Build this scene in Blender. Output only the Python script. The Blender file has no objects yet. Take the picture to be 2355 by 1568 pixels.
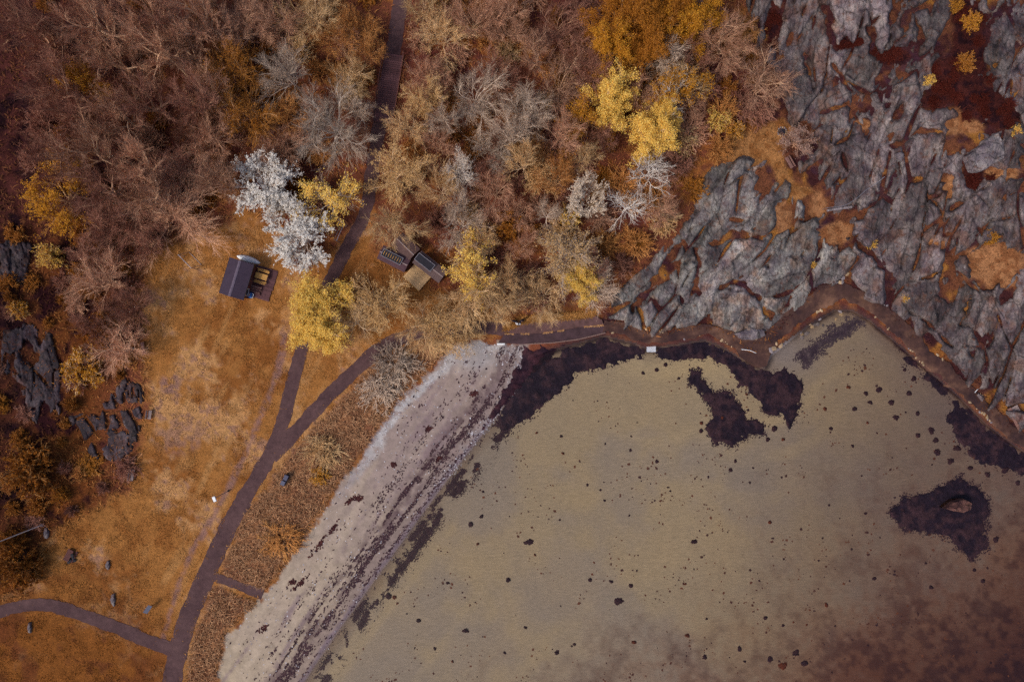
import bpy, bmesh, math, random
import numpy as np
from mathutils import Vector, Matrix

# ------------------------------------------------------------------ camera, sky, sun, exposure
SC = bpy.context.scene
COL = SC.collection
CAMH = 105.0                    # metres above the lawn
S = 147.06 / 2354.0             # metres on the lawn plane per plan unit
CX, CY = 1177.0, 784.0          # plan unit below the camera

cam = bpy.data.cameras.new('camera')
cam.sensor_width = 36.0
cam.lens = 36.0 * CAMH / 147.06
cam.clip_start = 1.0
cam.clip_end = 5000.0
camo = bpy.data.objects.new('camera', cam)
camo.location = (0, 0, CAMH)
camo.rotation_euler = (0, 0, 0)
COL.objects.link(camo)
SC.camera = camo

SUN_EL, SUN_AZ = math.radians(50), math.radians(238)   # azimuth clockwise from +Y
world = bpy.data.worlds.new('World')
SC.world = world
world.use_nodes = True
wn = world.node_tree.nodes
wl = world.node_tree.links
bg = wn.get('Background') or wn.new('ShaderNodeBackground')
sky = wn.new('ShaderNodeTexSky')
sky.sky_type = 'NISHITA'
sky.sun_disc = False
sky.sun_elevation = SUN_EL
sky.sun_rotation = SUN_AZ
sky.air_density = 1.0
sky.dust_density = 4.0
sky.ozone_density = 1.0
wl.new(sky.outputs[0], bg.inputs[0])
bg.inputs[1].default_value = 0.115

sun = bpy.data.lights.new('sun', 'SUN')
sun.energy = 1.5
sun.angle = math.radians(11)
sun.color = (1.0, 0.93, 0.82)
suno = bpy.data.objects.new('sun', sun)
sd = Vector((math.sin(SUN_AZ) * math.cos(SUN_EL), math.cos(SUN_AZ) * math.cos(SUN_EL), math.sin(SUN_EL)))
suno.rotation_euler = sd.to_track_quat('Z', 'Y').to_euler()
suno.location = (0, 0, 60)
COL.objects.link(suno)

SC.view_settings.view_transform = 'Standard'
SC.view_settings.look = 'None'
SC.view_settings.exposure = 0.1
SC.view_settings.gamma = 1.0
SC.view_settings.use_curve_mapping = False
try:
    SC.cycles.use_denoising = False
    SC.cycles.max_bounces = 5
    SC.cycles.diffuse_bounces = 2
    SC.cycles.glossy_bounces = 2
    SC.cycles.transparent_max_bounces = 8
    SC.cycles.caustics_reflective = False
    SC.cycles.caustics_refractive = False
except Exception:
    pass

# ------------------------------------------------------------------ helpers
RNG = np.random.RandomState(7)
random.seed(7)
WATER = -1.2


def lin(r, g, b):
    out = []
    for c in (r, g, b):
        c = c / 255.0
        out.append(c / 12.92 if c <= 0.04045 else ((c + 0.055) / 1.055) ** 2.4)
    return np.array(out)


_LAT = {}


def vn(x, y, seed):
    if seed not in _LAT:
        _LAT[seed] = np.random.RandomState(seed).rand(256, 256)
    t = _LAT[seed]
    xi = np.floor(x).astype(int); yi = np.floor(y).astype(int)
    fx = x - xi; fy = y - yi
    fx = fx * fx * (3 - 2 * fx); fy = fy * fy * (3 - 2 * fy)
    x0 = xi % 256; x1 = (xi + 1) % 256; y0 = yi % 256; y1 = (yi + 1) % 256
    return (t[x0, y0] * (1 - fx) + t[x1, y0] * fx) * (1 - fy) + (t[x0, y1] * (1 - fx) + t[x1, y1] * fx) * fy


def fbm(x, y, scale, octv, seed):
    """value noise, mean about 0, range about -1..1; scale in plan units"""
    v = 0; a = 1.0; tot = 0; f = 1.0 / scale
    for i in range(octv):
        v = v + a * (vn(x * f + 13.7 * i, y * f + 7.1 * i, seed + i) * 2 - 1)
        tot += a; a *= 0.55; f *= 2.05
    return v / tot * 1.5


def sm(a, b, x):
    t = np.clip((x - a) / (b - a), 0, 1)
    return t * t * (3 - 2 * t)


def sdf(poly, x, y):
    """signed distance in plan units, positive inside"""
    p = np.asarray(poly, float)
    x = np.asarray(x, float); y = np.asarray(y, float)
    d2 = np.full(x.shape, 1e18); ins = np.zeros(x.shape, bool)
    n = len(p)
    for i in range(n):
        ax, ay = p[i]; bx, by = p[(i + 1) % n]
        ex, ey = bx - ax, by - ay
        t = np.clip(((x - ax) * ex + (y - ay) * ey) / (ex * ex + ey * ey + 1e-9), 0, 1)
        dx = x - ax - t * ex; dy = y - ay - t * ey
        d2 = np.minimum(d2, dx * dx + dy * dy)
        if ay != by:
            c = ((ay > y) != (by > y)) & (x < (bx - ax) * (y - ay) / (by - ay) + ax)
            ins ^= c
    d = np.sqrt(d2)
    return np.where(ins, d, -d)


def dline(pts, x, y):
    p = np.asarray(pts, float)
    d2 = np.full(np.shape(x), 1e18)
    for i in range(len(p) - 1):
        ax, ay = p[i]; bx, by = p[i + 1]
        ex, ey = bx - ax, by - ay
        t = np.clip(((x - ax) * ex + (y - ay) * ey) / (ex * ex + ey * ey + 1e-9), 0, 1)
        dx = x - ax - t * ex; dy = y - ay - t * ey
        d2 = np.minimum(d2, dx * dx + dy * dy)
    return np.sqrt(d2)


def wpos(x, y, z):
    """plan coordinates (units on the lawn plane) and height to metres"""
    k = S * (CAMH - z) / CAMH
    return (np.asarray(x) - CX) * k, (CY - np.asarray(y)) * k


def W(x, y, z=0.0):
    X, Y = wpos(x, y, z)
    return Vector((float(X), float(Y), float(z)))


def mk_mesh(name, V, faces, cols=None, smooth=False):
    """faces: list of (n,k) int arrays"""
    me = bpy.data.meshes.new(name)
    V = np.asarray(V, np.float32)
    me.vertices.add(len(V))
    me.vertices.foreach_set('co', V.ravel())
    faces = [np.asarray(f, np.int32) for f in faces if len(f)]
    tot = np.concatenate([np.full(len(f), f.shape[1], np.int32) for f in faces])
    loops = np.concatenate([f.ravel() for f in faces])
    start = np.concatenate([[0], np.cumsum(tot)[:-1]]).astype(np.int32)
    me.loops.add(len(loops))
    me.loops.foreach_set('vertex_index', loops)
    me.polygons.add(len(tot))
    me.polygons.foreach_set('loop_start', start)
    me.polygons.foreach_set('loop_total', tot)
    if smooth:
        me.polygons.foreach_set('use_smooth', np.ones(len(tot), bool))
    me.update(calc_edges=True)
    if cols is not None:
        a = me.color_attributes.new('Col', 'FLOAT_COLOR', 'POINT')
        c = np.ones((len(V), 4), np.float32); c[:, :3] = cols
        a.data.foreach_set('color', c.ravel())
    return me


def obj(name, me, mat=None, parent=None, loc=None, label=None, cat=None, group=None, kind=None):
    o = bpy.data.objects.new(name, me)
    COL.objects.link(o)
    if mat is not None and me is not None:
        if len(me.materials) == 0:
            me.materials.append(mat)
        elif me.materials[0] != mat:
            o.material_slots[0].link = 'OBJECT'
            o.material_slots[0].material = mat
    if parent is not None:
        o.parent = parent
    if loc is not None:
        o.location = loc
    if label: o['label'] = label
    if cat: o['category'] = cat
    if group: o['group'] = group
    if kind: o['kind'] = kind
    return o


def thing(name, loc, label=None, cat=None, group=None, rot=0.0, kind=None):
    return_o = obj(name, None, None, None, loc, label, cat, group, kind)
    return_o.rotation_euler = (0, 0, rot)
    return_o.empty_display_size = 0.3
    return return_o


class MB:
    """collects boxes, tubes and prisms into one mesh"""
    def __init__(s):
        s.v = []; s.f = {3: [], 4: []}; s.n = 0; s.poly = []

    def add(s, V, F):
        V = [tuple(v) for v in V]
        for f in F:
            f = tuple(i + s.n for i in f)
            s.f.setdefault(len(f), []).append(f)
        s.v += V; s.n += len(V)

    def box(s, c, size, rz=0.0, tilt=None, ch=0.0):
        sx, sy, sz = size[0] / 2, size[1] / 2, size[2] / 2
        M = Matrix.Rotation(rz, 3, 'Z')
        if tilt is not None: M = M @ tilt
        ch = min(ch, sx * .6, sy * .6, sz * .6)
        if ch <= 0:
            P = [(-sx, -sy, -sz), (sx, -sy, -sz), (sx, sy, -sz), (-sx, sy, -sz), (-sx, -sy, sz), (sx, -sy, sz), (sx, sy, sz), (-sx, sy, sz)]
            F = [(0, 3, 2, 1), (4, 5, 6, 7), (0, 1, 5, 4), (1, 2, 6, 5), (2, 3, 7, 6), (3, 0, 4, 7)]
        else:
            P = []
            for z, k in ((-sz, 0), (sz - ch, 0), (sz, ch)):
                P += [(-sx + k, -sy + k, z), (sx - k, -sy + k, z), (sx - k, sy - k, z), (-sx + k, sy - k, z)]
            F = [(0, 3, 2, 1), (8, 9, 10, 11)]
            for r in (0, 4):
                for i in range(4):
                    j = (i + 1) % 4
                    F.append((r + i, r + j, r + 4 + j, r + 4 + i))
        s.add([Vector(c) + M @ Vector(p) for p in P], F)
        return s

    def tube(s, p0, p1, r0, r1=None, n=8, cap=True):
        r1 = r0 if r1 is None else r1
        p0 = Vector(p0); p1 = Vector(p1)
        d = (p1 - p0).normalized()
        a = d.orthogonal().normalized(); b = d.cross(a)
        P = []
        for p, r in ((p0, r0), (p1, r1)):
            for i in range(n):
                t = 2 * math.pi * i / n
                P.append(p + a * (r * math.cos(t)) + b * (r * math.sin(t)))
        F = [(i, (i + 1) % n, n + (i + 1) % n, n + i) for i in range(n)]
        if cap:
            F += [tuple(range(n - 1, -1, -1)), tuple(range(n, 2 * n))]
        s.add(P, F)
        return s

    def prism(s, pts, z0, z1):
        """pts: counter-clockwise (x,y) outline"""
        n = len(pts)
        P = [(p[0], p[1], z0) for p in pts] + [(p[0], p[1], z1) for p in pts]
        F = [tuple(range(n - 1, -1, -1)), tuple(range(n, 2 * n))]
        F += [(i, (i + 1) % n, n + (i + 1) % n, n + i) for i in range(n)]
        s.add(P, F)
        return s

    def mesh(s, name, smooth=False):
        me = bpy.data.meshes.new(name)
        fs = []
        for k in s.f: fs += s.f[k]
        me.from_pydata(s.v, [], fs)
        if smooth:
            for p in me.polygons: p.use_smooth = True
        me.update()
        return me


# ------------------------------------------------------------------ materials
def nodes(name):
    m = bpy.data.materials.new(name); m.use_nodes = True
    nt = m.node_tree; nt.nodes.clear()
    out = nt.nodes.new('ShaderNodeOutputMaterial')
    return m, nt, nt.nodes, nt.links, out


def N(nt, t, **kw):
    n = nt.nodes.new(t)
    for k, v in kw.items(): setattr(n, k, v)
    return n


def noise_node(nt, scale, detail=4, rough=0.6, coord='Object', vec=None, stretch=None):
    tc = N(nt, 'ShaderNodeTexCoord')
    src = tc.outputs[coord]
    if stretch is not None:
        mp = N(nt, 'ShaderNodeMapping')
        mp.inputs['Rotation'].default_value = (0, 0, stretch[1])
        mp.inputs['Scale'].default_value = stretch[0]
        nt.links.new(src, mp.inputs[0]); src = mp.outputs[0]
    n = N(nt, 'ShaderNodeTexNoise')
    n.inputs['Scale'].default_value = scale
    n.inputs['Detail'].default_value = detail
    n.inputs['Roughness'].default_value = rough
    nt.links.new(src, n.inputs['Vector'])
    return n


def ramp(nt, src, stops):
    r = N(nt, 'ShaderNodeValToRGB')
    el = r.color_ramp.elements
    while len(el) < len(stops): el.new(0.5)
    for e, (p, c) in zip(el, stops):
        e.position = p
        e.color = (c[0], c[1], c[2], 1) if hasattr(c, '__len__') else (c, c, c, 1)
    nt.links.new(src, r.inputs[0])
    return r


def mixc(nt, mode, fac, a, b):
    m = N(nt, 'ShaderNodeMix', data_type='RGBA', blend_type=mode)
    ins = {'f': m.inputs[0], 'a': m.inputs[6], 'b': m.inputs[7]}
    for k, v in (('f', fac), ('a', a), ('b', b)):
        if hasattr(v, 'links') or hasattr(v, 'is_linked'): nt.links.new(v, ins[k])
        elif k == 'f': ins[k].default_value = v
        else: ins[k].default_value = (v[0], v[1], v[2], 1)
    return m.outputs[2]


def principled(nt, out, col, rough=0.85, spec=0.2, metal=0.0):
    p = N(nt, 'ShaderNodeBsdfPrincipled')
    if hasattr(col, 'is_linked'): nt.links.new(col, p.inputs['Base Color'])
    else: p.inputs['Base Color'].default_value = (col[0], col[1], col[2], 1)
    p.inputs['Roughness'].default_value = rough
    p.inputs['Specular IOR Level'].default_value = spec
    p.inputs['Metallic'].default_value = metal
    nt.links.new(p.outputs[0], out.inputs[0])
    return p


def bump(nt, p, src, strength=0.4, dist=0.05):
    b = N(nt, 'ShaderNodeBump')
    b.inputs['Strength'].default_value = strength
    b.inputs['Distance'].default_value = dist
    nt.links.new(src, b.inputs['Height'])
    nt.links.new(b.outputs[0], p.inputs['Normal'])


def mat_vcol(name, scale=6.0, lo=0.6, hi=1.45, scale2=1.3, rough=0.95, bstr=0.5, bdist=0.08):
    m, nt, ns, lk, out = nodes(name)
    a = N(nt, 'ShaderNodeAttribute', attribute_name='Col')
    n1 = noise_node(nt, scale, 5, 0.7)
    n2 = noise_node(nt, scale2, 3, 0.6)
    r1 = ramp(nt, n1.outputs[0], [(0.3, lo), (0.72, hi)])
    r2 = ramp(nt, n2.outputs[0], [(0.3, 0.82), (0.7, 1.18)])
    c = mixc(nt, 'MULTIPLY', 1.0, a.outputs['Color'], r1.outputs[0])
    c = mixc(nt, 'MULTIPLY', 1.0, c, r2.outputs[0])
    p = principled(nt, out, c, rough, 0.1)
    if bstr > 0: bump(nt, p, n1.outputs[0], bstr, bdist)
    return m


def mat_simple(name, col, rough=0.8, var=0.15, scale=5.0, spec=0.25, metal=0.0, rnd=0.0, bstr=0.0, stretch=None):
    m, nt, ns, lk, out = nodes(name)
    n1 = noise_node(nt, scale, 5, 0.65, stretch=stretch)
    r1 = ramp(nt, n1.outputs[0], [(0.28, 1 - var), (0.74, 1 + var)])
    c = mixc(nt, 'MULTIPLY', 1.0, col, r1.outputs[0])
    if rnd > 0:
        oi = N(nt, 'ShaderNodeObjectInfo')
        rr = ramp(nt, oi.outputs['Random'], [(0.0, 1 - rnd), (1.0, 1 + rnd)])
        c = mixc(nt, 'MULTIPLY', 1.0, c, rr.outputs[0])
    p = principled(nt, out, c, rough, spec, metal)
    if bstr > 0: bump(nt, p, n1.outputs[0], bstr, 0.03)
    return m


def mat_twig(name, c0, c1, rnd=0.22):
    """bark or twigs: colour varies over the plant and from plant to plant"""
    m, nt, ns, lk, out = nodes(name)
    oi = N(nt, 'ShaderNodeObjectInfo')
    n1 = noise_node(nt, 0.9, 3, 0.6)
    r1 = ramp(nt, n1.outputs[0], [(0.3, c0), (0.7, c1)])
    rr = ramp(nt, oi.outputs['Random'], [(0.0, (1 - rnd, 1 - rnd, 1 - rnd)), (0.5, (1.0, 0.96, 0.92)), (1.0, (1 + rnd, 1 + rnd * .9, 1 + rnd * .75))])
    c = mixc(nt, 'MULTIPLY', 1.0, r1.outputs[0], rr.outputs[0])
    principled(nt, out, c, 0.9, 0.1)
    return m


def mat_leaf(name, c0, c1, rnd=0.12, trans=0.25):
    m, nt, ns, lk, out = nodes(name)
    oi = N(nt, 'ShaderNodeObjectInfo')
    a = N(nt, 'ShaderNodeAttribute', attribute_name='Col')
    r1 = ramp(nt, a.outputs['Fac'], [(0.0, c0), (1.0, c1)])
    rr = ramp(nt, oi.outputs['Random'], [(0.0, (1 - rnd,) * 3), (1.0, (1 + rnd,) * 3)])
    c = mixc(nt, 'MULTIPLY', 1.0, r1.outputs[0], rr.outputs[0])
    d = N(nt, 'ShaderNodeBsdfDiffuse'); t = N(nt, 'ShaderNodeBsdfTranslucent')
    lk.new(c, d.inputs[0]); lk.new(c, t.inputs[0])
    mx = N(nt, 'ShaderNodeMixShader'); mx.inputs[0].default_value = trans
    lk.new(d.outputs[0], mx.inputs[1]); lk.new(t.outputs[0], mx.inputs[2])
    lk.new(mx.outputs[0], out.inputs[0])
    return m


M = {}
M['ground'] = mat_vcol('ground_vegetation', 5.0, 0.55, 1.5, 0.9, bstr=0.7, bdist=0.12)
M['sand'] = mat_vcol('sand', 9.0, 0.8, 1.2, 1.1, bstr=0.25, bdist=0.03)


def mat_bed():
    """rippled sand under water"""
    m, nt, ns, lk, out = nodes('rippled_sea_bed')
    a = N(nt, 'ShaderNodeAttribute', attribute_name='Col')
    n1 = noise_node(nt, 11.0, 5, 0.75)
    n2 = noise_node(nt, 2.6, 4, 0.7, stretch=((0.45, 2.2, 1), math.radians(-38)))
    n3 = noise_node(nt, 0.12, 3, 0.5)
    c = mixc(nt, 'MULTIPLY', 1.0, a.outputs['Color'], ramp(nt, n1.outputs[0], [(0.3, 0.86), (0.7, 1.14)]).outputs[0])
    c = mixc(nt, 'MULTIPLY', 1.0, c, ramp(nt, n2.outputs[0], [(0.35, 0.86), (0.65, 1.12)]).outputs[0])
    c = mixc(nt, 'MULTIPLY', 1.0, c, ramp(nt, n3.outputs[0], [(0.3, (0.93, 0.95, 1.0)), (0.7, (1.06, 1.04, 0.98))]).outputs[0])
    p = principled(nt, out, c, 0.95, 0.1)
    bump(nt, p, n2.outputs[0], 0.6, 0.05)
    return m


M['bed'] = mat_bed()
M['blade'] = mat_vcol('dry_blades', 3.0, 0.75, 1.25, 0.8, bstr=0.0)
M['bits'] = mat_vcol('loose_bits', 6.0, 0.8, 1.2, 1.0, bstr=0.0)


def mat_asphalt():
    m, nt, ns, lk, out = nodes('asphalt')
    n1 = noise_node(nt, 14, 6, 0.75); n2 = noise_node(nt, 0.22, 6, 0.65); n3 = noise_node(nt, 1.6, 5, 0.7)
    c = ramp(nt, n2.outputs[0], [(0.3, lin(70, 49, 53)), (0.7, lin(97, 72, 72))]).outputs[0]
    c = mixc(nt, 'MULTIPLY', 1.0, c, ramp(nt, n1.outputs[0], [(0.3, 0.72), (0.7, 1.28)]).outputs[0])
    c = mixc(nt, 'MULTIPLY', 1.0, c, ramp(nt, n3.outputs[0], [(0.3, 0.74), (0.7, 1.22)]).outputs[0])
    p = principled(nt, out, c, 0.9, 0.2)
    bump(nt, p, n1.outputs[0], 0.4, 0.02)
    return m


def mat_earth():
    """worn earth and concrete of the shore path"""
    m, nt, ns, lk, out = nodes('worn_earth')
    n1 = noise_node(nt, 9, 6, 0.75); n2 = noise_node(nt, 0.28, 5, 0.65); n3 = noise_node(nt, 1.1, 5, 0.65)
    c = ramp(nt, n2.outputs[0], [(0.34, lin(54, 37, 40)), (0.5, lin(78, 54, 49)), (0.68, lin(118, 86, 70))]).outputs[0]
    c = mixc(nt, 'MULTIPLY', 1.0, c, ramp(nt, n1.outputs[0], [(0.3, 0.7), (0.7, 1.3)]).outputs[0])
    c = mixc(nt, 'MULTIPLY', 1.0, c, ramp(nt, n3.outputs[0], [(0.3, 0.75), (0.7, 1.25)]).outputs[0])
    p = principled(nt, out, c, 0.9, 0.2)
    bump(nt, p, n1.outputs[0], 0.4, 0.03)
    return m


def mat_rock(name, dark, light, stain, rnd=0.12, vcol=True, mossc=lin(92, 58, 46)):
    m, nt, ns, lk, out = nodes(name)
    oi = N(nt, 'ShaderNodeObjectInfo')
    n1 = noise_node(nt, 0.55, 5, 0.65)
    n2 = noise_node(nt, 3.2, 6, 0.8)
    n3 = noise_node(nt, 0.9, 5, 0.7, stretch=((2.6, 0.7, 1), 0.5))
    n4 = noise_node(nt, 4.2, 2, 0.5)
    c = ramp(nt, n1.outputs[0], [(0.3, dark), (0.62, light)]).outputs[0]
    if vcol: c = mixc(nt, 'MULTIPLY', 1.0, c, N(nt, 'ShaderNodeAttribute', attribute_name='Col').outputs['Color'])
    c = mixc(nt, 'MULTIPLY', 1.0, c, ramp(nt, n2.outputs[0], [(0.3, 0.55), (0.7, 1.45)]).outputs[0])
    c = mixc(nt, 'MULTIPLY', 1.0, c, ramp(nt, n3.outputs[0], [(0.36, 0.55), (0.5, 1.0), (0.7, 1.15)]).outputs[0])
    f = ramp(nt, n3.outputs[0], [(0.56, 0.0), (0.74, 0.55)]).outputs[0]
    c = mixc(nt, 'MIX', f, c, stain)
    f2 = ramp(nt, n4.outputs[0], [(0.73, 0.0), (0.78, 0.8)]).outputs[0]
    c = mixc(nt, 'MIX', f2, c, lin(190, 188, 190))
    n5 = noise_node(nt, 1.3, 7, 0.72)
    c = mixc(nt, 'MIX', ramp(nt, n5.outputs[0], [(0.55, 0.0), (0.64, 0.75)]).outputs[0], c, mossc)
    n6 = noise_node(nt, 0.35, 4, 0.6)
    c = mixc(nt, 'MULTIPLY', 1.0, c, ramp(nt, n6.outputs[0], [(0.35, (0.66, 0.60, 0.68)), (0.6, (1.12, 1.12, 1.1))]).outputs[0])
    # thin fractures
    tc = N(nt, 'ShaderNodeTexCoord'); mp = N(nt, 'ShaderNodeMapping')
    mp.inputs['Rotation'].default_value = (0, 0, 0.75); mp.inputs['Scale'].default_value = (1.0, 0.42, 0.2)
    wn_ = noise_node(nt, 1.2, 4, 0.6)
    add = N(nt, 'ShaderNodeVectorMath', operation='MULTIPLY_ADD')
    lk.new(wn_.outputs['Color'], add.inputs[0]); add.inputs[1].default_value = (0.7, 0.7, 0.0); lk.new(tc.outputs['Object'], add.inputs[2])
    lk.new(add.outputs[0], mp.inputs[0])
    vo = N(nt, 'ShaderNodeTexVoronoi', feature='DISTANCE_TO_EDGE'); vo.inputs['Scale'].default_value = 0.75
    lk.new(mp.outputs[0], vo.inputs['Vector'])
    c = mixc(nt, 'MULTIPLY', 1.0, c, ramp(nt, vo.outputs['Distance'], [(0.0, 0.35), (0.035, 1.0)]).outputs[0])
    rr = ramp(nt, oi.outputs['Random'], [(0.0, 1 - rnd), (1.0, 1 + rnd)])
    c = mixc(nt, 'MULTIPLY', 1.0, c, rr.outputs[0])
    p = principled(nt, out, c, 0.85, 0.25)
    bump(nt, p, n2.outputs[0], 0.8, 0.10)
    return m


M['asphalt'] = mat_asphalt()
M['earth'] = mat_earth()
M['rock'] = mat_rock('grey_rock', lin(84, 75, 80), lin(150, 145, 140), lin(116, 74, 56))
M['rock_high'] = mat_rock('purple_grey_rock', lin(76, 63, 70), lin(130, 120, 118), lin(112, 68, 52))
M['rock_dark'] = mat_rock('dark_rock', lin(52, 41, 50), lin(86, 76, 80), lin(84, 52, 44))
M['boulder'] = mat_rock('boulder_rock', lin(100, 90, 98), lin(142, 134, 134), lin(110, 80, 70), 0.05, False)
M['stone_tan'] = mat_simple('pale_tan_stone', lin(178, 152, 122), 0.9, 0.35, 3.0, rnd=0.35)
M['stone_grey'] = mat_simple('grey_stone', lin(128, 118, 122), 0.9, 0.3, 3.0, rnd=0.35)
M['shingle'] = mat_simple('pale_shingle', lin(196, 192, 196), 0.9, 0.2, 3.0)
M['weed'] = mat_vcol('seaweed', 4.0, 0.5, 1.6, 1.2, rough=0.7, bstr=0.6, bdist=0.15)


def mat_water():
    m, nt, ns, lk, out = nodes('clear_water')
    tc = N(nt, 'ShaderNodeTexCoord')
    mp = N(nt, 'ShaderNodeMapping')
    mp.inputs['Rotation'].default_value = (0, 0, math.radians(-35))
    mp.inputs['Scale'].default_value = (0.5, 2.6, 1)
    lk.new(tc.outputs['Object'], mp.inputs[0])
    n1 = N(nt, 'ShaderNodeTexNoise'); n1.inputs['Scale'].default_value = 1.5; n1.inputs['Detail'].default_value = 3
    lk.new(mp.outputs[0], n1.inputs['Vector'])
    n2 = N(nt, 'ShaderNodeTexNoise'); n2.inputs['Scale'].default_value = 0.25; n2.inputs['Detail'].default_value = 2
    lk.new(tc.outputs['Object'], n2.inputs['Vector'])
    b = N(nt, 'ShaderNodeBump'); b.inputs['Strength'].default_value = 0.25; b.inputs['Distance'].default_value = 0.05
    lk.new(n1.outputs[0], b.inputs['Height'])
    fr = N(nt, 'ShaderNodeFresnel'); fr.inputs['IOR'].default_value = 1.33
    lk.new(b.outputs[0], fr.inputs['Normal'])
    t = N(nt, 'ShaderNodeBsdfTransparent'); t.inputs[0].default_value = (0.90, 0.88, 0.84, 1)
    g = N(nt, 'ShaderNodeBsdfGlossy'); g.inputs['Roughness'].default_value = 0.12
    lk.new(b.outputs[0], g.inputs['Normal'])
    mx = N(nt, 'ShaderNodeMixShader')
    lk.new(fr.outputs[0], mx.inputs[0]); lk.new(t.outputs[0], mx.inputs[1]); lk.new(g.outputs[0], mx.inputs[2])
    lk.new(mx.outputs[0], out.inputs[0])
    return m


M['water'] = mat_water()

# ------------------------------------------------------------------ plan outlines (plan units)
SEA = [(-400, 2500), (300, 2050), (560, 1755), (700, 1562), (780, 1440), (900, 1275), (1000, 1135), (1100, 1005), (1140, 955), (1175, 900), (1205, 830),
       (1290, 797), (1390, 770), (1450, 785), (1490, 800), (1560, 790), (1620, 780), (1660, 795), (1700, 820), (1755, 845), (1770, 815),
       (1800, 790), (1860, 745), (1920, 710), (1960, 712), (2000, 735), (2060, 785), (2110, 828), (2150, 862), (2200, 905), (2270, 975),
       (2330, 1020), (2420, 1075), (2700, 1200), (9000, 3600), (9000, 9000), (-400, 9000)]
BEACH = [(380, 1900), (500, 1568), (520, 1465), (600, 1378), (660, 1302), (722, 1212), (772, 1130), (830, 1052), (880, 972), (930, 908),
         (1000, 848), (1040, 795), (1100, 786), (1215, 790), (1218, 830), (1185, 905), (1150, 965), (1105, 1015), (1005, 1145), (905, 1285),
         (785, 1450), (705, 1572), (565, 1765), (480, 1900)]
ROCKALL = [(1378, 742), (1400, 722), (1462, 640), (1520, 590), (1570, 545), (1600, 480), (1640, 395), (1700, 330), (1790, 240), (1790, 170), (1730, 90),
           (1700, -220), (2800, -220), (2800, 1160), (2420, 1060), (2330, 985), (2265, 930), (2160, 800), (2050, 730), (1985, 655), (1930, 640),
           (1870, 672), (1800, 738), (1740, 772), (1690, 765), (1610, 740), (1520, 762), (1450, 740)]
CLEAR = [(1670, 380), (1620, 370), (1680, 310), (1740, 290), (1800, 275), (1830, 300), (1800, 350), (1810, 400), (1870, 440), (1830, 470), (1790, 420), (1770, 385)]
LAWN = [(330, 570), (420, 545), (500, 520), (560, 470), (640, 520), (740, 590), (790, 570), (850, 480), (880, 600), (1000, 660), (1080, 700), (1180, 735), (1380, 700),
        (1390, 745), (1160, 760), (1040, 800), (930, 910), (830, 1052), (722, 1212), (600, 1378), (520, 1465), (500, 1700),
        (-100, 1700), (-60, 1400), (60, 1360), (110, 1260), (180, 1180), (300, 1130), (312, 1050), (340, 950), (325, 830), (330, 700)]
VERGE = [(880, 805), (1000, 770), (1040, 792), (985, 850), (900, 938), (840, 1030), (770, 1122), (705, 1225), (640, 1310), (600, 1365), (505, 1325), (560, 1190), (640, 1080), (690, 1020), (770, 935), (840, 860)]
VERGE2 = [(492, 1348), (590, 1382), (520, 1452), (495, 1590), (425, 1590), (445, 1470)]
WOOD = [(60, -150), (1720, -150), (1740, 90), (1790, 220), (1690, 330), (1630, 400), (1575, 530), (1500, 600), (1400, 700), (1230, 728), (1060, 640), (900, 545),
        (840, 470), (760, 560), (640, 500), (540, 460), (330, 570), (320, 830), (200, 840), (90, 600), (60, 300)]
P_MAIN = [(385, 1640), (400, 1540), (425, 1442), (470, 1332), (520, 1222), (570, 1132), (612, 1062), (640, 1000), (662, 925), (690, 815), (715, 742), (742, 680), (772, 618), (802, 560),
          (835, 500), (850, 440), (858, 380), (868, 310), (884, 215), (902, 130), (914, 50), (920, -10), (926, -150)]
P_RIGHT = [(622, 1048), (650, 1022), (692, 978), (760, 905), (830, 838), (885, 795), (940, 772), (1020, 757), (1100, 752), (1165, 758)]
P_LEFT = [(395, 1492), (350, 1478), (300, 1455), (240, 1432), (190, 1415), (130, 1394), (70, 1390), (20, 1400), (-60, 1425)]
P_BEACH = [(485, 1325), (520, 1335), (560, 1350), (604, 1366)]
P_WORN = [(655, 770), (640, 850), (610, 930), (570, 1030), (530, 1110), (490, 1190), (445, 1260), (415, 1330), (395, 1400), (375, 1470)]
COAST = [(1388, 748), (1440, 757), (1500, 777), (1560, 768), (1620, 757), (1660, 766), (1705, 787), (1748, 793), (1792, 758), (1840, 715), (1890, 686), (1938, 670), (1985, 690),
         (2040, 728), (2092, 776), (2132, 820), (2175, 853), (2222, 897), (2282, 952), (2335, 998), (2420, 1050), (2700, 1178)]
QUAY = [(1145, 788), (1158, 760), (1235, 735), (1300, 730), (1366, 722), (1384, 738), (1392, 766), (1330, 781), (1270, 789), (1205, 792)]


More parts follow.
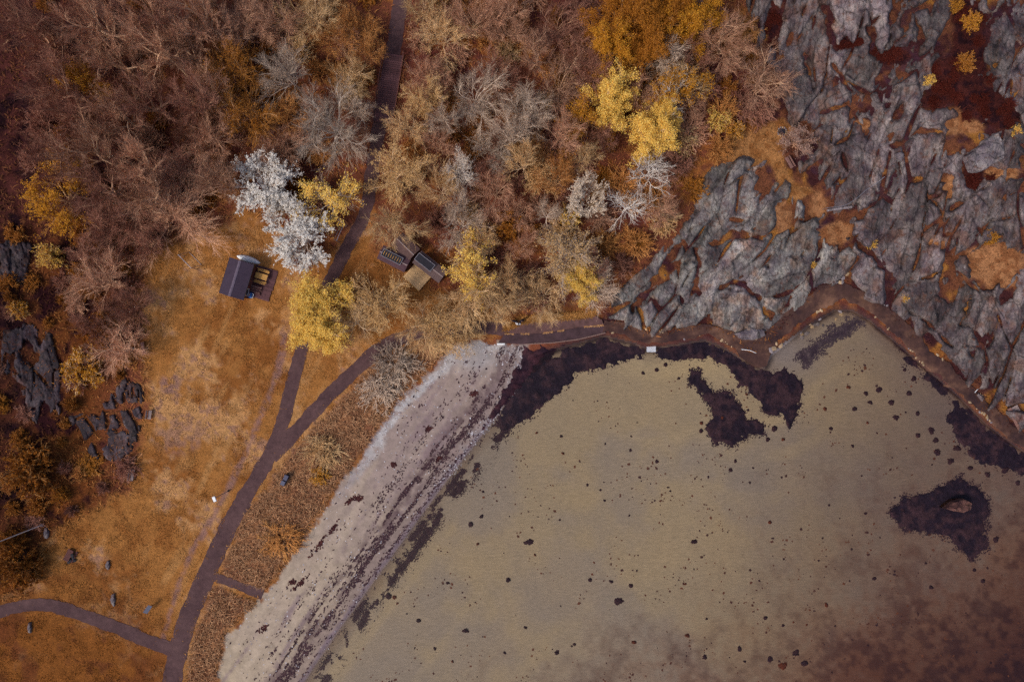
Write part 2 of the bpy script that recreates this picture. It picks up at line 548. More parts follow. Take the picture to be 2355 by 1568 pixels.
# ------------------------------------------------------------------ terrain height
def zg(x, y):
    x = np.asarray(x, float); y = np.asarray(y, float)
    ds = sdf(SEA, x, y)
    db = sdf(BEACH, x, y)
    dr = sdf(ROCKALL, x, y)
    z = 0.10 * fbm(x, y, 160, 3, 11)
    z = z + 5.5 * sm(0, 620, dr) + 0.25 * fbm(x, y, 60, 3, 15) * sm(0, 80, dr)
    hl = sm(330, -250, x) * sm(1700, 1150, y)
    z = z + 4.0 * hl + 0.35 * fbm(x, y, 70, 3, 18) * sm(0, 0.2, hl)
    pa = np.minimum(np.minimum(dline(P_MAIN, x, y), dline(P_RIGHT, x, y)), np.minimum(dline(P_LEFT, x, y), dline(P_BEACH, x, y)))
    flat = sm(22, 70, pa)
    z = z * flat + (1 - flat) * (4.0 * hl)
    # beach falls to the water
    t = np.clip(-ds / 230.0, 0, 1)
    zb = WATER + 0.02 + 1.25 * t ** 0.85 + 0.03 * fbm(x, y, 26, 3, 21)
    wb = sm(-40, 25, db)
    z = z * (1 - wb) + zb * wb
    # sea bed
    near = np.maximum(0, sdf(BEACH, x, y) + 60) / 60.0
    step = 0.55 * (1 - np.clip(near, 0, 1))
    zs = WATER - 0.03 - step * sm(0, 14, ds) - 0.0014 * np.clip(ds, 0, 1200) - 0.05 * sm(5, 60, ds) + 0.05 * fbm(x, y, 60, 3, 25)
    cove = np.exp(-(((x - 1800) / 60) ** 2 + ((y - 805) / 40) ** 2))
    zs = zs + 0.35 * cove
    k = sm(-3, 5, ds)
    # the coast and quay sides fall steeply
    return z * (1 - k) + np.minimum(zs, WATER - 0.03) * k


def z1(x, y):
    return float(zg(np.array([x]), np.array([y]))[0])


def G(x, y, dz=0.0):
    """point on the ground at plan x, y"""
    z = z1(x, y) + dz
    return W(x, y, z)


def grid(xs, ys):
    X, Y = np.meshgrid(xs, ys)
    nx, ny = len(xs), len(ys)
    i = np.arange(nx * ny).reshape(ny, nx)
    F = np.stack([i[:-1, :-1], i[1:, :-1], i[1:, 1:], i[:-1, 1:]], -1).reshape(-1, 4)
    return X.ravel(), Y.ravel(), F


def submesh(V, F, keep, cols=None, name='m', smooth=True):
    F = F[keep]
    u, inv = np.unique(F.ravel(), return_inverse=True)
    return mk_mesh(name, V[u], [inv.reshape(F.shape)], None if cols is None else cols[u], smooth)


def mix(a, b, t):
    t = np.asarray(t)[..., None]
    return a * (1 - t) + b * t


# ---- colours of ground, sand and sea bed
def ground_colour(x, y):
    n = len(x)
    dL = sdf(LAWN, x, y); dV = np.maximum(sdf(VERGE, x, y), sdf(VERGE2, x, y)); dR = sdf(ROCKALL, x, y); dC = sdf(CLEAR, x, y)
    a = fbm(x, y, 120, 4, 31); b = fbm(x, y, 34, 4, 41); c = fbm(x, y, 12, 3, 51)
    wood = mix(lin(116, 66, 48)[None], lin(84, 42, 38)[None], sm(-0.3, 0.6, a + 0.6 * b))
    wood = mix(wood, lin(146, 90, 46)[None], sm(0.15, 0.75, fbm(x, y, 90, 4, 61) + 0.5 * c))
    # darker scrubby slope along the lawn
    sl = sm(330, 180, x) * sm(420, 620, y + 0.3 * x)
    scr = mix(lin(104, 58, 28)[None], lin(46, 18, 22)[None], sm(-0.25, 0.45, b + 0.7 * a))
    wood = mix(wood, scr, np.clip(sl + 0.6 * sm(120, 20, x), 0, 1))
    wood = mix(wood, mix(lin(70, 36, 30)[None], lin(30, 13, 20)[None], sm(-.4, .3, b)), 0.8 * sm(150, 30, x + 40 * a) * sm(1400, 1100, y))  # far-left edge: dark heath, plus a vignette painted into the ground colour
    wood = mix(wood, mix(lin(78, 40, 38)[None], lin(34, 15, 22)[None], sm(-.3, .4, b)), 0.75 * sm(480, 200, x) * sm(640, 420, y))  # shade of the gaps between the tall trees, painted into the floor colour
    lawn = mix(lin(152, 102, 54)[None], lin(132, 82, 40)[None], sm(-0.2, 0.7, a + 0.5 * b))
    dry = sm(0.0, 0.7, fbm(x, y, 75, 4, 71) + 0.35 * c + 0.9 * np.exp(-(((x - 520) / 130) ** 2 + ((y - 960) / 200) ** 2)) - 0.12)
    lawn = mix(lawn, lin(184, 138, 92)[None], 0.8 * dry)
    worn = dline(P_WORN, x, y)
    stk = sm(.1, .7, fbm((x * .9 + y * .43) * 1.0, (-x * .43 + y * .9) * .16, 16, 3, 83)) * sm(300, 380, x) * sm(60, 160, dL + 60)
    lawn = mix(lawn, lin(176, 132, 84)[None], 0.4 * stk)
    w = sm(11, 3, worn + 6 * b) * sm(-0.9, 0.3, c + 0.2)
    patch = np.maximum(sm(32, 18, np.hypot((x - 397), (y - 885) * .8) + 9 * b), sm(55, 30, np.hypot((x - 410) * .8, (y - 1000)) + 12 * b) * 0.7)
    w = np.maximum(w, patch * sm(-0.3, 0.5, c + 0.1))
    spk = sm(0.25, 0.6, fbm(x, y, 9, 2, 81) + 0.5 * b) * dry * 0.6
    lawn = mix(lawn, lin(132, 98, 92)[None], np.clip(np.maximum(w * 0.85, spk), 0, 1))
    col = mix(wood, lawn, sm(-22, 18, dL + 22 * b + 10 * c))
    dkl = sm(1260, 1500, y + 0.15 * (300 - x)) * sm(420, 300, x)  # darker brown grass in the corner, with a vignette put into its colour
    col = mix(col, mix(lin(112, 62, 22)[None], lin(84, 40, 22)[None], sm(-.2, .5, a + b)), dkl * 0.75)
    reed = mix(lin(152, 106, 74)[None], lin(122, 80, 58)[None], sm(-0.3, 0.5, b + c * .7))
    col = mix(col, reed, sm(-8, 14, dV + 9 * b))
    veg = mix(lin(104, 63, 44)[None], lin(62, 32, 34)[None], sm(-0.15, 0.45, b + 0.6 * a))
    veg = mix(veg, lin(146, 98, 48)[None], sm(0.3, 0.8, fbm(x, y, 45, 3, 91) + 0.3 * c))
    veg = mix(veg, lin(56, 34, 48)[None], sm(0.15, 0.6, fbm(x, y, 26, 3, 95)) * 0.7)  # purple crevice shade painted into the ground between the slabs
    for (tx, ty, rx, ry) in TAN:
        q = np.hypot((x - tx) / rx, (y - ty) / ry) + 0.25 * b
        veg = mix(veg, mix(lin(152, 106, 72)[None], lin(124, 79, 50)[None], sm(-.3, .5, c)), sm(1.15, 0.75, q))
    for (tx, ty, rx, ry) in HEATH:
        q = np.hypot((x - tx) / rx, (y - ty) / ry) + 0.35 * b
        veg = mix(veg, mix(lin(66, 30, 27)[None], lin(40, 18, 23)[None], sm(-.2, .4, c)), sm(1.15, 0.8, q))
    col = mix(col, veg, sm(-30, 10, dR + 14 * b))
    col = mix(col, mix(lin(154, 108, 66)[None], lin(130, 84, 46)[None], sm(-.3, .5, c)), sm(-6, 8, dC + 8 * b))
    return col


TAN = [(2090, 265, 0, 0)]
TAN = [(2230, 255, 32, 40), (2215, 290, 55, 22), (2290, 610, 75, 55), (2180, 430, 22, 28), (1925, 535, 45, 28), (1800, 500, 22, 45), (2150, 560, 30, 20), (1880, 480, 22, 40), (1985, 285, 20, 14), (2300, 400, 45, 20)]
HEATH = [(2230, 120, 45, 120), (2200, 180, 60, 60), (2260, 240, 50, 40), (2050, 130, 60, 20), (2240, 400, 25, 40), (1960, 100, 40, 20), (2150, 225, 40, 30), (2300, 270, 50, 30), (1780, 60, 20, 60), (2210, 20, 25, 60)]


def shore_u(x, y):
    """distance landward of the water's edge"""
    return -sdf(SEA, x, y)


def sand_colour(x, y):
    u = shore_u(x, y)
    db = sdf(BEACH, x, y)
    a = fbm(x, y, 90, 3, 131); b = fbm(x, y, 30, 4, 141); c = fbm(x, y, 10, 3, 151)
    lo = sm(1000, 1400, y)
    col = mix(lin(152, 134, 128)[None], lin(176, 158, 136)[None], np.clip(0.75 * lo + 0.3 * a, 0, 1))
    # streaks that follow the shore
    st = fbm(u * 3.2, (x - y) * 0.25, 60, 3, 161)
    col = mix(col, lin(132, 113, 116)[None], sm(0.0, 0.7, st + 0.3 * c) * 0.8)
    col = mix(col, lin(182, 164, 146)[None], sm(0.3, 0.9, -st + 0.2 * b) * 0.5)
    # pale shingle along the grass
    sh = sm(16, 6, np.abs(db - 15 + 10 * b + 5 * c)) * sm(1180, 1000, y) * sm(-.6, .3, c + .3)
    col = mix(col, lin(184, 180, 180)[None], sh * 0.8)
    sh2 = np.exp(-(((x - 1090) / 52) ** 2 + ((y - 822) / 28) ** 2))
    col = mix(col, lin(160, 153, 154)[None], np.clip(sh2 * 1.3, 0, .9))
    # damp and weedy strip
    band = np.exp(-((u - 50 + 5 * b) / 18.0) ** 2) * sm(-.5, .5, fbm(u * 2.2, (x - y) * .3, 24, 3, 165) + .4 * c)
    col = mix(col, lin(84, 63, 68)[None], 0.85 * band)
    wet = sm(70, 20, u + 14 * b)
    col = mix(col, lin(122, 104, 104)[None], wet * 0.6)
    wl_ = sm(12, 2, u + 4 * b)
    col = mix(col, lin(108, 94, 108)[None], wl_ * .8)
    return col


def bed_colour(x, y):
    ds = sdf(SEA, x, y)
    a = fbm(x, y, 220, 4, 171); b = fbm(x, y, 50, 4, 181); c = fbm(x, y, 14, 3, 191)
    col = mix(lin(180, 162, 138)[None], lin(168, 154, 142)[None], sm(-0.4, 0.5, a + 0.3 * b))
    str_ = fbm(ds * 2.0, (x + y) * 0.3, 120, 3, 195)
    col = mix(col, lin(198, 178, 146)[None], sm(0.1, 0.8, str_) * sm(420, 60, ds) * 0.8)
    # the damp strip by the beach
    col = mix(col, lin(138, 118, 104)[None], sm(40, 4, ds + 8 * b) * 0.8)
    # paler fine silt in the little cove
    col = mix(col, lin(158, 148, 150)[None], np.exp(-(((x - 1815) / 70) ** 2 + ((y - 810) / 55) ** 2)) * 0.95)
    # towards the rocks the bed turns greyer
    col = mix(col, lin(122, 103, 100)[None], sm(1550, 2250, x + 0.3 * (y - 1000)) * 0.9)
    cst = sm(16, 4, ds + 3 * c) * sm(-10, -50, sdf(BEACH, x, y)) * (1 - np.exp(-(((x - 1800) / 55) ** 2 + ((y - 800) / 38) ** 2)))
    col = mix(col, mix(lin(58, 42, 50)[None], lin(88, 66, 62)[None], sm(-.4, .6, c)), 0.9 * cst)
    # brown weed film further out
    far = (x - 1500) * 0.55 + (y - 1180) * 1.0
    al = sm(-0.1, 1.15, (far - 190) / 540.0 + 0.2 * b + 0.2 * a + 0.22 * c)
    col = mix(col, mix(lin(132, 84, 62)[None], lin(98, 58, 48)[None], sm(-.2, .6, b + 0.6 * c)), np.clip(al, 0, 1) * 0.85)
    dp = sm(380, 900, far + 60 * a + 40 * c) * sm(1600, 2200, x)  # dimming by deeper water, painted into the bed colour in the corner
    col = mix(col, mix(lin(66, 38, 44)[None], lin(48, 28, 40)[None], sm(-.3, .5, b + c)), dp * 0.85)
    return col


xs = np.concatenate([[-9000, -5000, -2500, -1200, -700, -420], np.arange(-240, 2600, 4.0), [2640, 2720, 2900, 3300, 4200, 6000, 9000]])
ys = np.concatenate([[-9000, -5000, -2500, -1200, -700, -380], np.arange(-200, 1772, 4.0), [1810, 1900, 2200, 2800, 4200, 6500, 8900]])
gx, gy, GF = grid(xs, ys)
gz = zg(gx, gy)
GX, GY = wpos(gx, gy, gz)
GV = np.stack([GX, GY, gz], 1)
fcx = gx[GF].mean(1); fcy = gy[GF].mean(1)
f_sea = sdf(SEA, fcx, fcy) > 0
f_beach = (sdf(BEACH, fcx, fcy) > 0) & ~f_sea
f_land = ~f_sea & ~f_beach
vsea = sdf(SEA, gx, gy); vbe = sdf(BEACH, gx, gy)
col_sand = sand_colour(gx, gy)
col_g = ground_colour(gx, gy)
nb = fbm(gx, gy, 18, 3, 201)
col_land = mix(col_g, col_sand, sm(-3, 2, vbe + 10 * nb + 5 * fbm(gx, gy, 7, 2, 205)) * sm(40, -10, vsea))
col_land = mix(col_land, lin(70, 50, 52)[None], sm(-16, -2, vsea) * (1 - sm(-9, 5, vbe)) * 0.7)
col_wet = mix(col_sand, bed_colour(gx, gy), np.maximum(sm(-6, 14, vsea), sm(-10, -40, vbe)))
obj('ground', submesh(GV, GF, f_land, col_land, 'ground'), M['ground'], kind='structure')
obj('beach', submesh(GV, GF, f_beach, mix(col_land, col_wet, sm(0, 8, vbe + 4 * nb)), 'beach'), M['sand'], kind='structure')
obj('sea_bed', submesh(GV, GF, f_sea, col_wet, 'sea_bed'), M['bed'], kind='structure')
wx = np.array([-9000, 9000.]); wy = np.array([700., 9000.])
wm = MB(); xa, ya = wpos(-3000, 690, WATER); xb, yb = wpos(9000, 9000, WATER)
wmesh = mk_mesh('sea', [(xa, ya, WATER), (xa, yb, WATER), (xb, yb, WATER), (xb, ya, WATER)], [[(0, 1, 2, 3)]])
obj('sea', wmesh, M['water'], kind='structure')


# ------------------------------------------------------------------ paths
def resample(pts, step):
    p = np.asarray(pts, float)
    # smooth by Catmull-Rom
    out = []
    for i in range(len(p) - 1):
        p0 = p[max(i - 1, 0)]; p1 = p[i]; p2 = p[i + 1]; p3 = p[min(i + 2, len(p) - 1)]
        n = max(2, int(np.hypot(*(p2 - p1)) / step))
        for k in range(n):
            t = k / n
            out.append(0.5 * ((2 * p1) + (-p0 + p2) * t + (2 * p0 - 5 * p1 + 4 * p2 - p3) * t * t + (-p0 + 3 * p1 - 3 * p2 + p3) * t ** 3))
    out.append(p[-1])
    return np.array(out)


def ribbon(name, pts, width, mat, dz, seed, jit=1.6, skirt=None, zfun=None, taper=None, kind='structure'):
    c = resample(pts, 5.0)
    t = np.gradient(c, axis=0); t /= np.linalg.norm(t, axis=1)[:, None] + 1e-9
    nrm = np.stack([-t[:, 1], t[:, 0]], 1)
    s = np.arange(len(c)) * 5.0
    w = np.interp(np.linspace(0, 1, len(c)), np.linspace(0, 1, len(width)), width) if hasattr(width, '__len__') else np.full(len(c), width)
    rows = []
    offs = np.array([-0.5, -0.46, -0.25, 0, 0.25, 0.46, 0.5])
    for k, o in enumerate(offs):
        j = (fbm(s, s * 0 + k, 22, 3, seed + k) * jit) if abs(o) > 0.4 else 0
        if abs(o) > 0.4: j = fbm(s, s * 0 + (0 if o < 0 else 50), 22, 3, seed) * jit * np.sign(o)
        if abs(o) > 0.4: j = j + fbm(s, s * 0 + (9 if o < 0 else 70), 7, 2, seed + 3) * jit * 0.5 * np.sign(o)
        rows.append(c + nrm * (w * o + j)[:, None])
    P = np.array(rows)            # k, n, 2
    x = P[:, :, 0]; y = P[:, :, 1]
    z = (zg(x.ravel(), y.ravel()).reshape(x.shape) if zfun is None else zfun(x, y)) + dz
    if zfun is None:
        z = np.maximum(z, z[3][None] - 0.02) if False else z
    if skirt is not None:
        x = np.vstack([x[:1], x, x[-1:]]); y = np.vstack([y[:1], y, y[-1:]])
        z = np.vstack([np.full((1, z.shape[1]), skirt), z, np.full((1, z.shape[1]), skirt)])
    X, Y = wpos(x, y, z if skirt is None else np.vstack([z[1:2], z[1:-1], z[-2:-1]]))
    V = np.stack([X, Y, z], -1).reshape(-1, 3)
    k, n = x.shape
    i = np.arange(k * n).reshape(k, n)
    F = np.stack([i[:-1, :-1], i[1:, :-1], i[1:, 1:], i[:-1, 1:]], -1).reshape(-1, 4)
    me = mk_mesh(name, V, [F], None, False)
    # make the faces look up
    me.update()
    if me.polygons[len(me.polygons) // 2].normal.z < 0:
        me.flip_normals()
    o = obj(name, me, mat, kind=kind)
    return o, c, nrm, w


ribbon('asphalt_path', P_MAIN, [43, 43, 42, 40, 34, 31, 29, 29, 30, 32, 34, 36, 36], M['asphalt'], 0.035, 301, 2.4)
ribbon('asphalt_path', P_RIGHT, [36, 32, 31, 31, 31, 30, 30], M['asphalt'], 0.043, 311, 2.4)
ribbon('asphalt_path', P_LEFT, [36, 30, 30, 30, 30, 27, 26], M['asphalt'], 0.047, 321, 2.4)
ribbon('gravel_path', P_BEACH, [22, 20, 22, 26], M['asphalt'], 0.052, 331, 2.0)

# the quay of two concrete terraces and the shore path
def plan_prism(name, pts, z0, z1_, mat, jit=0, **kw):
    if jit:
        r_ = random.Random(len(pts)); out_ = []
        for i in range(len(pts)):
            a, b = pts[i], pts[(i + 1) % len(pts)]
            k = max(1, int(math.hypot(b[0] - a[0], b[1] - a[1]) / 5))
            for j in range(k): out_.append((a[0] + (b[0] - a[0]) * j / k, a[1] + (b[1] - a[1]) * j / k + r_.uniform(-jit, jit) * (1 if a[1] < 748 else .2)))
        pts = out_
    P = [W(px, py, z1_) for px, py in pts]
    xy = [(p.x, p.y) for p in P]
    area = sum(xy[i][0] * xy[(i + 1) % len(xy)][1] - xy[(i + 1) % len(xy)][0] * xy[i][1] for i in range(len(xy)))
    if area < 0: xy = xy[::-1]
    b = MB(); b.prism(xy, z0, z1_)
    return obj(name, b.mesh(name), mat, **kw)


M['quay'] = mat_simple('quay_concrete', lin(98, 71, 70), 0.9, 0.4, 1.3, bstr=0.3)
M['quay_low'] = mat_simple('dark_quay_concrete', lin(72, 53, 58), 0.9, 0.45, 0.8, bstr=0.3)
M['kerb'] = mat_simple('kerb_concrete', lin(130, 104, 98), 0.9, 0.25, 2.0)
q = thing('quay', W(1270, 765, 0), kind='structure')
plan_prism('paving', [(1158, 760), (1196, 742), (1235, 735), (1300, 731), (1340, 728), (1366, 722), (1384, 738), (1390, 748), (1330, 752), (1290, 760), (1240, 767), (1175, 767)], -1.4, 0.22, M['quay'], jit=2.2, parent=q).matrix_parent_inverse = Matrix.Translation(-q.location)
plan_prism('lower_paving', [(1145, 788), (1160, 768), (1175, 767.4), (1240, 767.4), (1290, 760.4), (1330, 752.4), (1390, 748.4), (1392, 766), (1330, 781), (1270, 789), (1205, 792)], -1.8, 0.10, M['quay_low'], parent=q).matrix_parent_inverse = Matrix.Translation(-q.location)
for seg in ([(1205, 792), (1270, 789), (1330, 781), (1392, 766)],):
    for i in range(len(seg) - 1):
        a = W(*seg[i], 0.12); b_ = W(*seg[i + 1], 0.12)
        n = max(1, int((b_ - a).length / 1.3))
        for k in range(n):
            p = a.lerp(b_, (k + .5) / n); dd = (b_ - a)
            bb = MB(); bb.box((0, 0, 0), (dd.length / n - 0.03, 0.16, 0.12), math.atan2(dd.y, dd.x), ch=0.02)
            o = obj('kerb_stone', bb.mesh('kerb_stone'), M['kerb'], q, p - q.location + Vector((0, 0.05, 0.03)))

zc = lambda x, y: 0.12 + 0.05 * fbm(x, y, 30, 3, 401)
co, cc, cn, cw = ribbon('shore_path', COAST, [26, 28, 28, 28, 32, 34, 42, 48, 36, 34, 36, 36, 34, 30, 28, 28, 28, 32, 34, 36, 36], M['earth'], 0.0, 341, 5.0, skirt=-2.0, zfun=zc)
spit = plan_prism('shore_path', [(1690, 800), (1730, 812), (1790, 785), (1772, 812), (1762, 842), (1745, 846), (1722, 832), (1700, 818)], -2.0, 0.10, M['earth'], kind='structure')


# ------------------------------------------------------------------ rock outcrops: fractured slabs
def voronoi(u, v, seed, p=1.75):
    """u, v in cell units; returns F1, F2, id of the nearest seed and the offset from it"""
    ui = np.floor(u).astype(int); vi = np.floor(v).astype(int)
    r = np.random.RandomState(seed)
    jx = r.rand(256, 256); jy = r.rand(256, 256)
    f1 = np.full(u.shape, 9e9); f2 = np.full(u.shape, 9e9); idn = np.zeros(u.shape, int)
    ou = np.zeros(u.shape); ov = np.zeros(u.shape)
    for a in (-1, 0, 1):
        for b in (-1, 0, 1):
            ci = ui + a; cj = vi + b
            sx = ci + 0.02 + 0.96 * jx[ci % 256, cj % 256]; sy = cj + 0.02 + 0.96 * jy[ci % 256, cj % 256]
            d = (np.abs(u - sx) ** p + np.abs(v - sy) ** p) ** (1 / p)
            new = d < f1
            f2 = np.where(new, f1, np.minimum(f2, d))
            idn = np.where(new, (ci % 256) * 256 + (cj % 256), idn)
            ou = np.where(new, u - sx, ou); ov = np.where(new, v - sy, ov)
            f1 = np.where(new, d, f1)
    return f1, f2, idn, ou, ov


CRACKS = [[(1597, 565), (1600, 615), (1597, 675)], [(1575, 558), (1520, 630), (1457, 708)], [(1657, 658), (1707, 645), (1740, 680), (1777, 722)], [(1797, 712), (1832, 655), (1877, 600), (1890, 560)],
          [(1957, 535), (1997, 575), (2047, 645)], [(1977, 500), (2027, 450), (2057, 390)], [(2127, 450), (2172, 500), (2190, 540)], [(2182, 600), (2217, 585), (2277, 505), (2330, 500)], [(2267, 430), (2182, 487)],
          [(1915, 150), (1957, 205)], [(1880, 262), (1945, 240), (1990, 300)], [(2060, 330), (2110, 300), (2180, 310)], [(1900, 20), (1915, 110)], [(2080, 690), (2130, 740), (2190, 800)], [(2230, 680), (2210, 740), (2260, 790)],
          [(1520, 640), (1560, 610), (1600, 600)], [(1640, 560), (1700, 540), (1750, 545)], [(2000, 60), (2010, 120)], [(2100, 20), (2120, 100), (2100, 150)], [(1850, 120), (1870, 200)], [(2300, 700), (2340, 640)]]


def rock_region(name, poly, ang, cell, aspect, seed, step, mat, holes, thr=0.0, hmax=1.0, rough=1.0):
    p = np.asarray(poly, float)
    x0, y0 = p.min(0) - 20; x1, y1 = p.max(0) + 20
    x0 = max(x0, -160); y0 = max(y0, -130); x1 = min(x1, 2520); y1 = min(y1, 1700)
    x, y, F = grid(np.arange(x0, x1, step), np.arange(y0, y1, step))
    m = sdf(poly, x, y)
    a_ = fbm(x, y, 170, 2, seed); b_ = fbm(x, y, 40, 4, seed + 5); c_ = fbm(x, y, 12, 3, seed + 9); e_ = fbm(x, y, 24, 3, seed + 12)
    m = m + 8 * b_ + 9
    cw_ = np.interp(x, [1380, 1660, 1750, 1800, 1960, 2100, 2400], [10, 12, 18, 13, 12, 10, 12])
    m = np.minimum(m, dline(COAST, x, y) - cw_ - 2 * b_)
    cs, sn = math.cos(ang), math.sin(ang)
    veg = thr + 0.5 * fbm(x, y, 110, 3, seed + 21) + 0.75 * fbm((x * cs + y * sn) * .4, (-x * sn + y * cs) * 1.25, 42, 4, seed + 25)
    veg = veg - 0.75 * sm(130, 25, dline(COAST, x, y))
    m = np.minimum(m, (0.62 - veg - 0.22 * e_) * 42)
    for (hx, hy, rx, ry) in holes:
        q = (np.hypot((x - hx) / rx, (y - hy) / ry) + 0.45 * b_ + 0.3 * e_ - 1.0) * min(rx, ry)
        m = np.minimum(m, q)
    wx_ = x + 18 * a_ + 1.5 * b_; wy_ = y + 18 * fbm(x, y, 170, 2, seed + 35) + 1.5 * fbm(x, y, 40, 3, seed + 31)
    an = ang + 0.35 * fbm(x, y, 420, 2, seed + 61)
    ca, sa = np.cos(ang), np.sin(ang)
    u = (wx_ * ca + wy_ * sa) / (cell * aspect) + 40; v = (-wx_ * sa + wy_ * ca) / cell + 40
    f1, f2, idn, o1, o2 = voronoi(u, v, seed)
    g1, g2, id2, p1, p2 = voronoi(u * 1.7 + 3, v * 2.4 + 7, seed + 1)
    h1, h2, id3, q1, q2 = voronoi(u * 5.0 + 3, v * 8.5 + 7, seed + 2)
    rr = np.random.RandomState(seed + 77)
    K = 256 * 256
    ch = rr.rand(K); ta = rr.rand(K) - .5; tb = rr.rand(K) - .5; c2 = rr.rand(K); c3 = rr.rand(K); t2a = rr.rand(K) - .5; t2b = rr.rand(K) - .5; t3 = rr.rand(K)
    # whole facets are bare or overgrown
    cnt = np.bincount(id2, minlength=K); mm = np.bincount(id2, weights=m, minlength=K) / np.maximum(cnt, 1)
    m = 0.6 * m + 0.4 * mm[id2]
    for ln_ in CRACKS:
        m = np.minimum(m, dline(ln_, x + 9 * b_ + 5 * e_, y + 9 * fbm(x, y, 40, 4, 79)) - 0.5 - 7.0 * np.clip(fbm(x, y, 36, 3, 77) + .15, -.4, 1) - 2.0 * c_)
    op = np.clip(fbm(x, y, 95, 3, seed + 51) * 2.6 + 0.9 * (ch[idn] - .6), 0, 2.2)
    op2 = np.clip(fbm(x, y, 60, 3, seed + 53) * 3.0 - 1.0, 0, 1.3)
    edge = (f2 - f1) * cell - 3.6 * op + 0.5
    edge2 = (g2 - g1) * cell / 2.7 - 2.6 * op2 + 1.6
    gm = sm(-.35, .5, fbm(x, y, 48, 3, seed + 57))
    groove = 0.30 * (0.3 + gm) * sm(2.6, 0.0, (f2 - f1) * cell) + 0.26 * gm * sm(1.9, 0, (g2 - g1) * cell / 2.7) + 0.12 * sm(1.0, 0, (h2 - h1) * cell / 8.5 * 1.6)
    vv = v * cell / 9.0 + 1.2 * fbm(x, y, 60, 3, seed + 43)
    saw = (vv % 1.0)
    rid = fbm(u * cell * 0.7, v * cell * 3.2, 20, 4, seed + 41)
    h = hmax * (0.15 + 0.55 * ch[idn]) + (ta[idn] * o1 * aspect + tb[idn] * o2) * cell * S * 0.22
    h = h + (t2a[id2] * p1 * aspect + t2b[id2] * p2 * 1.3) * (cell / 2.6) * S * 0.42 * rough + 0.2 * rough * c2[id2]
    h = h + 0.06 * rough * c3[id3] + (t2b[id3] * q1 + t2a[id3] * q2) * 0.13 * rough - groove * rough + 0.07 * rough * rid + 0.10 * rough * saw * sm(-.1, .5, fbm(x, y, 80, 2, seed + 47)) + 0.03 * c_ * rough
    prof = np.minimum(np.minimum(edge + 5 * (1 - np.clip(op * 2.5, 0, 1)), edge2 * 1.2 + 4 * (1 - np.clip(op2 * 3, 0, 1))), m * 0.8)
    lip = sm(-0.5, 6.5, prof) ** 0.8
    zt = zg(x, y)
    z = zt - 0.30 + lip * (0.5 + np.maximum(h, 0.0)) - 0.3 * (1 - sm(-1.5, 1.0, prof))
    X, Y = wpos(x, y, z)
    V = np.stack([X, Y, z], 1)
    tone = (0.66 + 0.56 * t3[id2] + 0.3 * (ch[idn] - .5)) * (0.85 + 0.3 * c3[id3]) * (1 + 0.18 * a_)
    tone = tone * (1 - 0.45 * sm(0.25, 0.8, fbm(u * cell, v * cell * 2.2, 46, 3, seed + 71)))
    tone = tone * (1 - 0.35 * np.clip(groove * 1.4, 0, 1))
    cols = np.stack([tone, tone * 0.99, tone], 1)
    cols = mix(cols, np.array([[1.05, 0.72, 0.55]]) * tone[:, None], 0.75 * sm(0.2, 0.75, fbm(x, y, 30, 4, seed + 73) + 0.5 * groove))
    fp = prof[F].max(1); fid = idn[F[:, 0]]
    keep = (fp > 0.0)
    root = thing(name, W(p[:, 0].mean(), p[:, 1].mean(), 0), kind='structure')
    ids, cnt = np.unique(fid[keep], return_counts=True)
    for i, n in zip(ids, cnt):
        if n < 14: continue
        me = submesh(V, F, keep & (fid == i), cols, 'rock_slab', False)
        o = obj('rock_slab', me, mat, root)
        o.matrix_parent_inverse = Matrix.Translation(-root.location)
    return root


R_LOW = [(1385, 742), (1400, 722), (1462, 640), (1520, 590), (1570, 545), (1600, 480), (1640, 390), (1690, 370), (1765, 378), (1800, 425), (1870, 470), (1905, 540), (1975, 600),
         (1950, 640), (1900, 650), (1865, 665), (1795, 732), (1742, 768), (1690, 755), (1655, 742), (1610, 732), (1560, 742), (1518, 760), (1480, 748), (1440, 735)]
R_HIGH = [(1730, 60), (1715, -140), (2520, -140), (2520, 1080), (2420, 1030), (2335, 970), (2275, 922), (2225, 872), (2165, 792), (2060, 722), (2000, 665), (1965, 630), (1985, 590), (1900, 470), (1850, 420),
          (1830, 350), (1850, 320), (1795, 235), (1795, 170), (1750, 110)]
ROCK_HOLES = [(1910, 530, 50, 36), (1800, 500, 16, 46), (1640, 560, 26, 10), (1760, 395, 40, 20)] + [(a, b, c * 0.78, d * 0.78) for a, b, c, d in TAN + HEATH] + [(2418, 372, 60, 52), (1840, 330, 30, 40), (1870, 440, 30, 30)]
rock_region('rock_outcrop', R_LOW, math.radians(-56), 74, 2.6, 501, 2.6, M['rock'], ROCK_HOLES, thr=-0.22, hmax=0.9, rough=0.9)
rock_region('rock_outcrop', R_HIGH, math.radians(-68), 80, 2.4, 541, 2.7, M['rock_high'], ROCK_HOLES, thr=0.12, hmax=1.0, rough=0.9)
L1 = [(5, 760), (60, 750), (110, 770), (135, 870), (130, 990), (100, 1010), (75, 950), (40, 880), (10, 850)]
L2 = [(165, 965), (230, 960), (285, 880), (325, 890), (315, 1000), (285, 1052), (200, 1050), (185, 1000)]
L3 = [(0, 560), (70, 570), (60, 640), (0, 650)]
rock_region('rock_outcrop', L1, math.radians(80), 40, 2.0, 571, 2.6, M['rock_dark'], [], thr=0.05, hmax=0.1, rough=0.4)
rock_region('rock_outcrop', L2, math.radians(70), 34, 1.6, 581, 2.6, M['rock_dark'], [(232, 1010, 14, 18)], thr=0.0, hmax=0.1, rough=0.4)
rock_region('rock_outcrop', L3, math.radians(70), 30, 1.6, 591, 2.6, M['rock_dark'], [], thr=-0.3, hmax=0.5, rough=0.7)


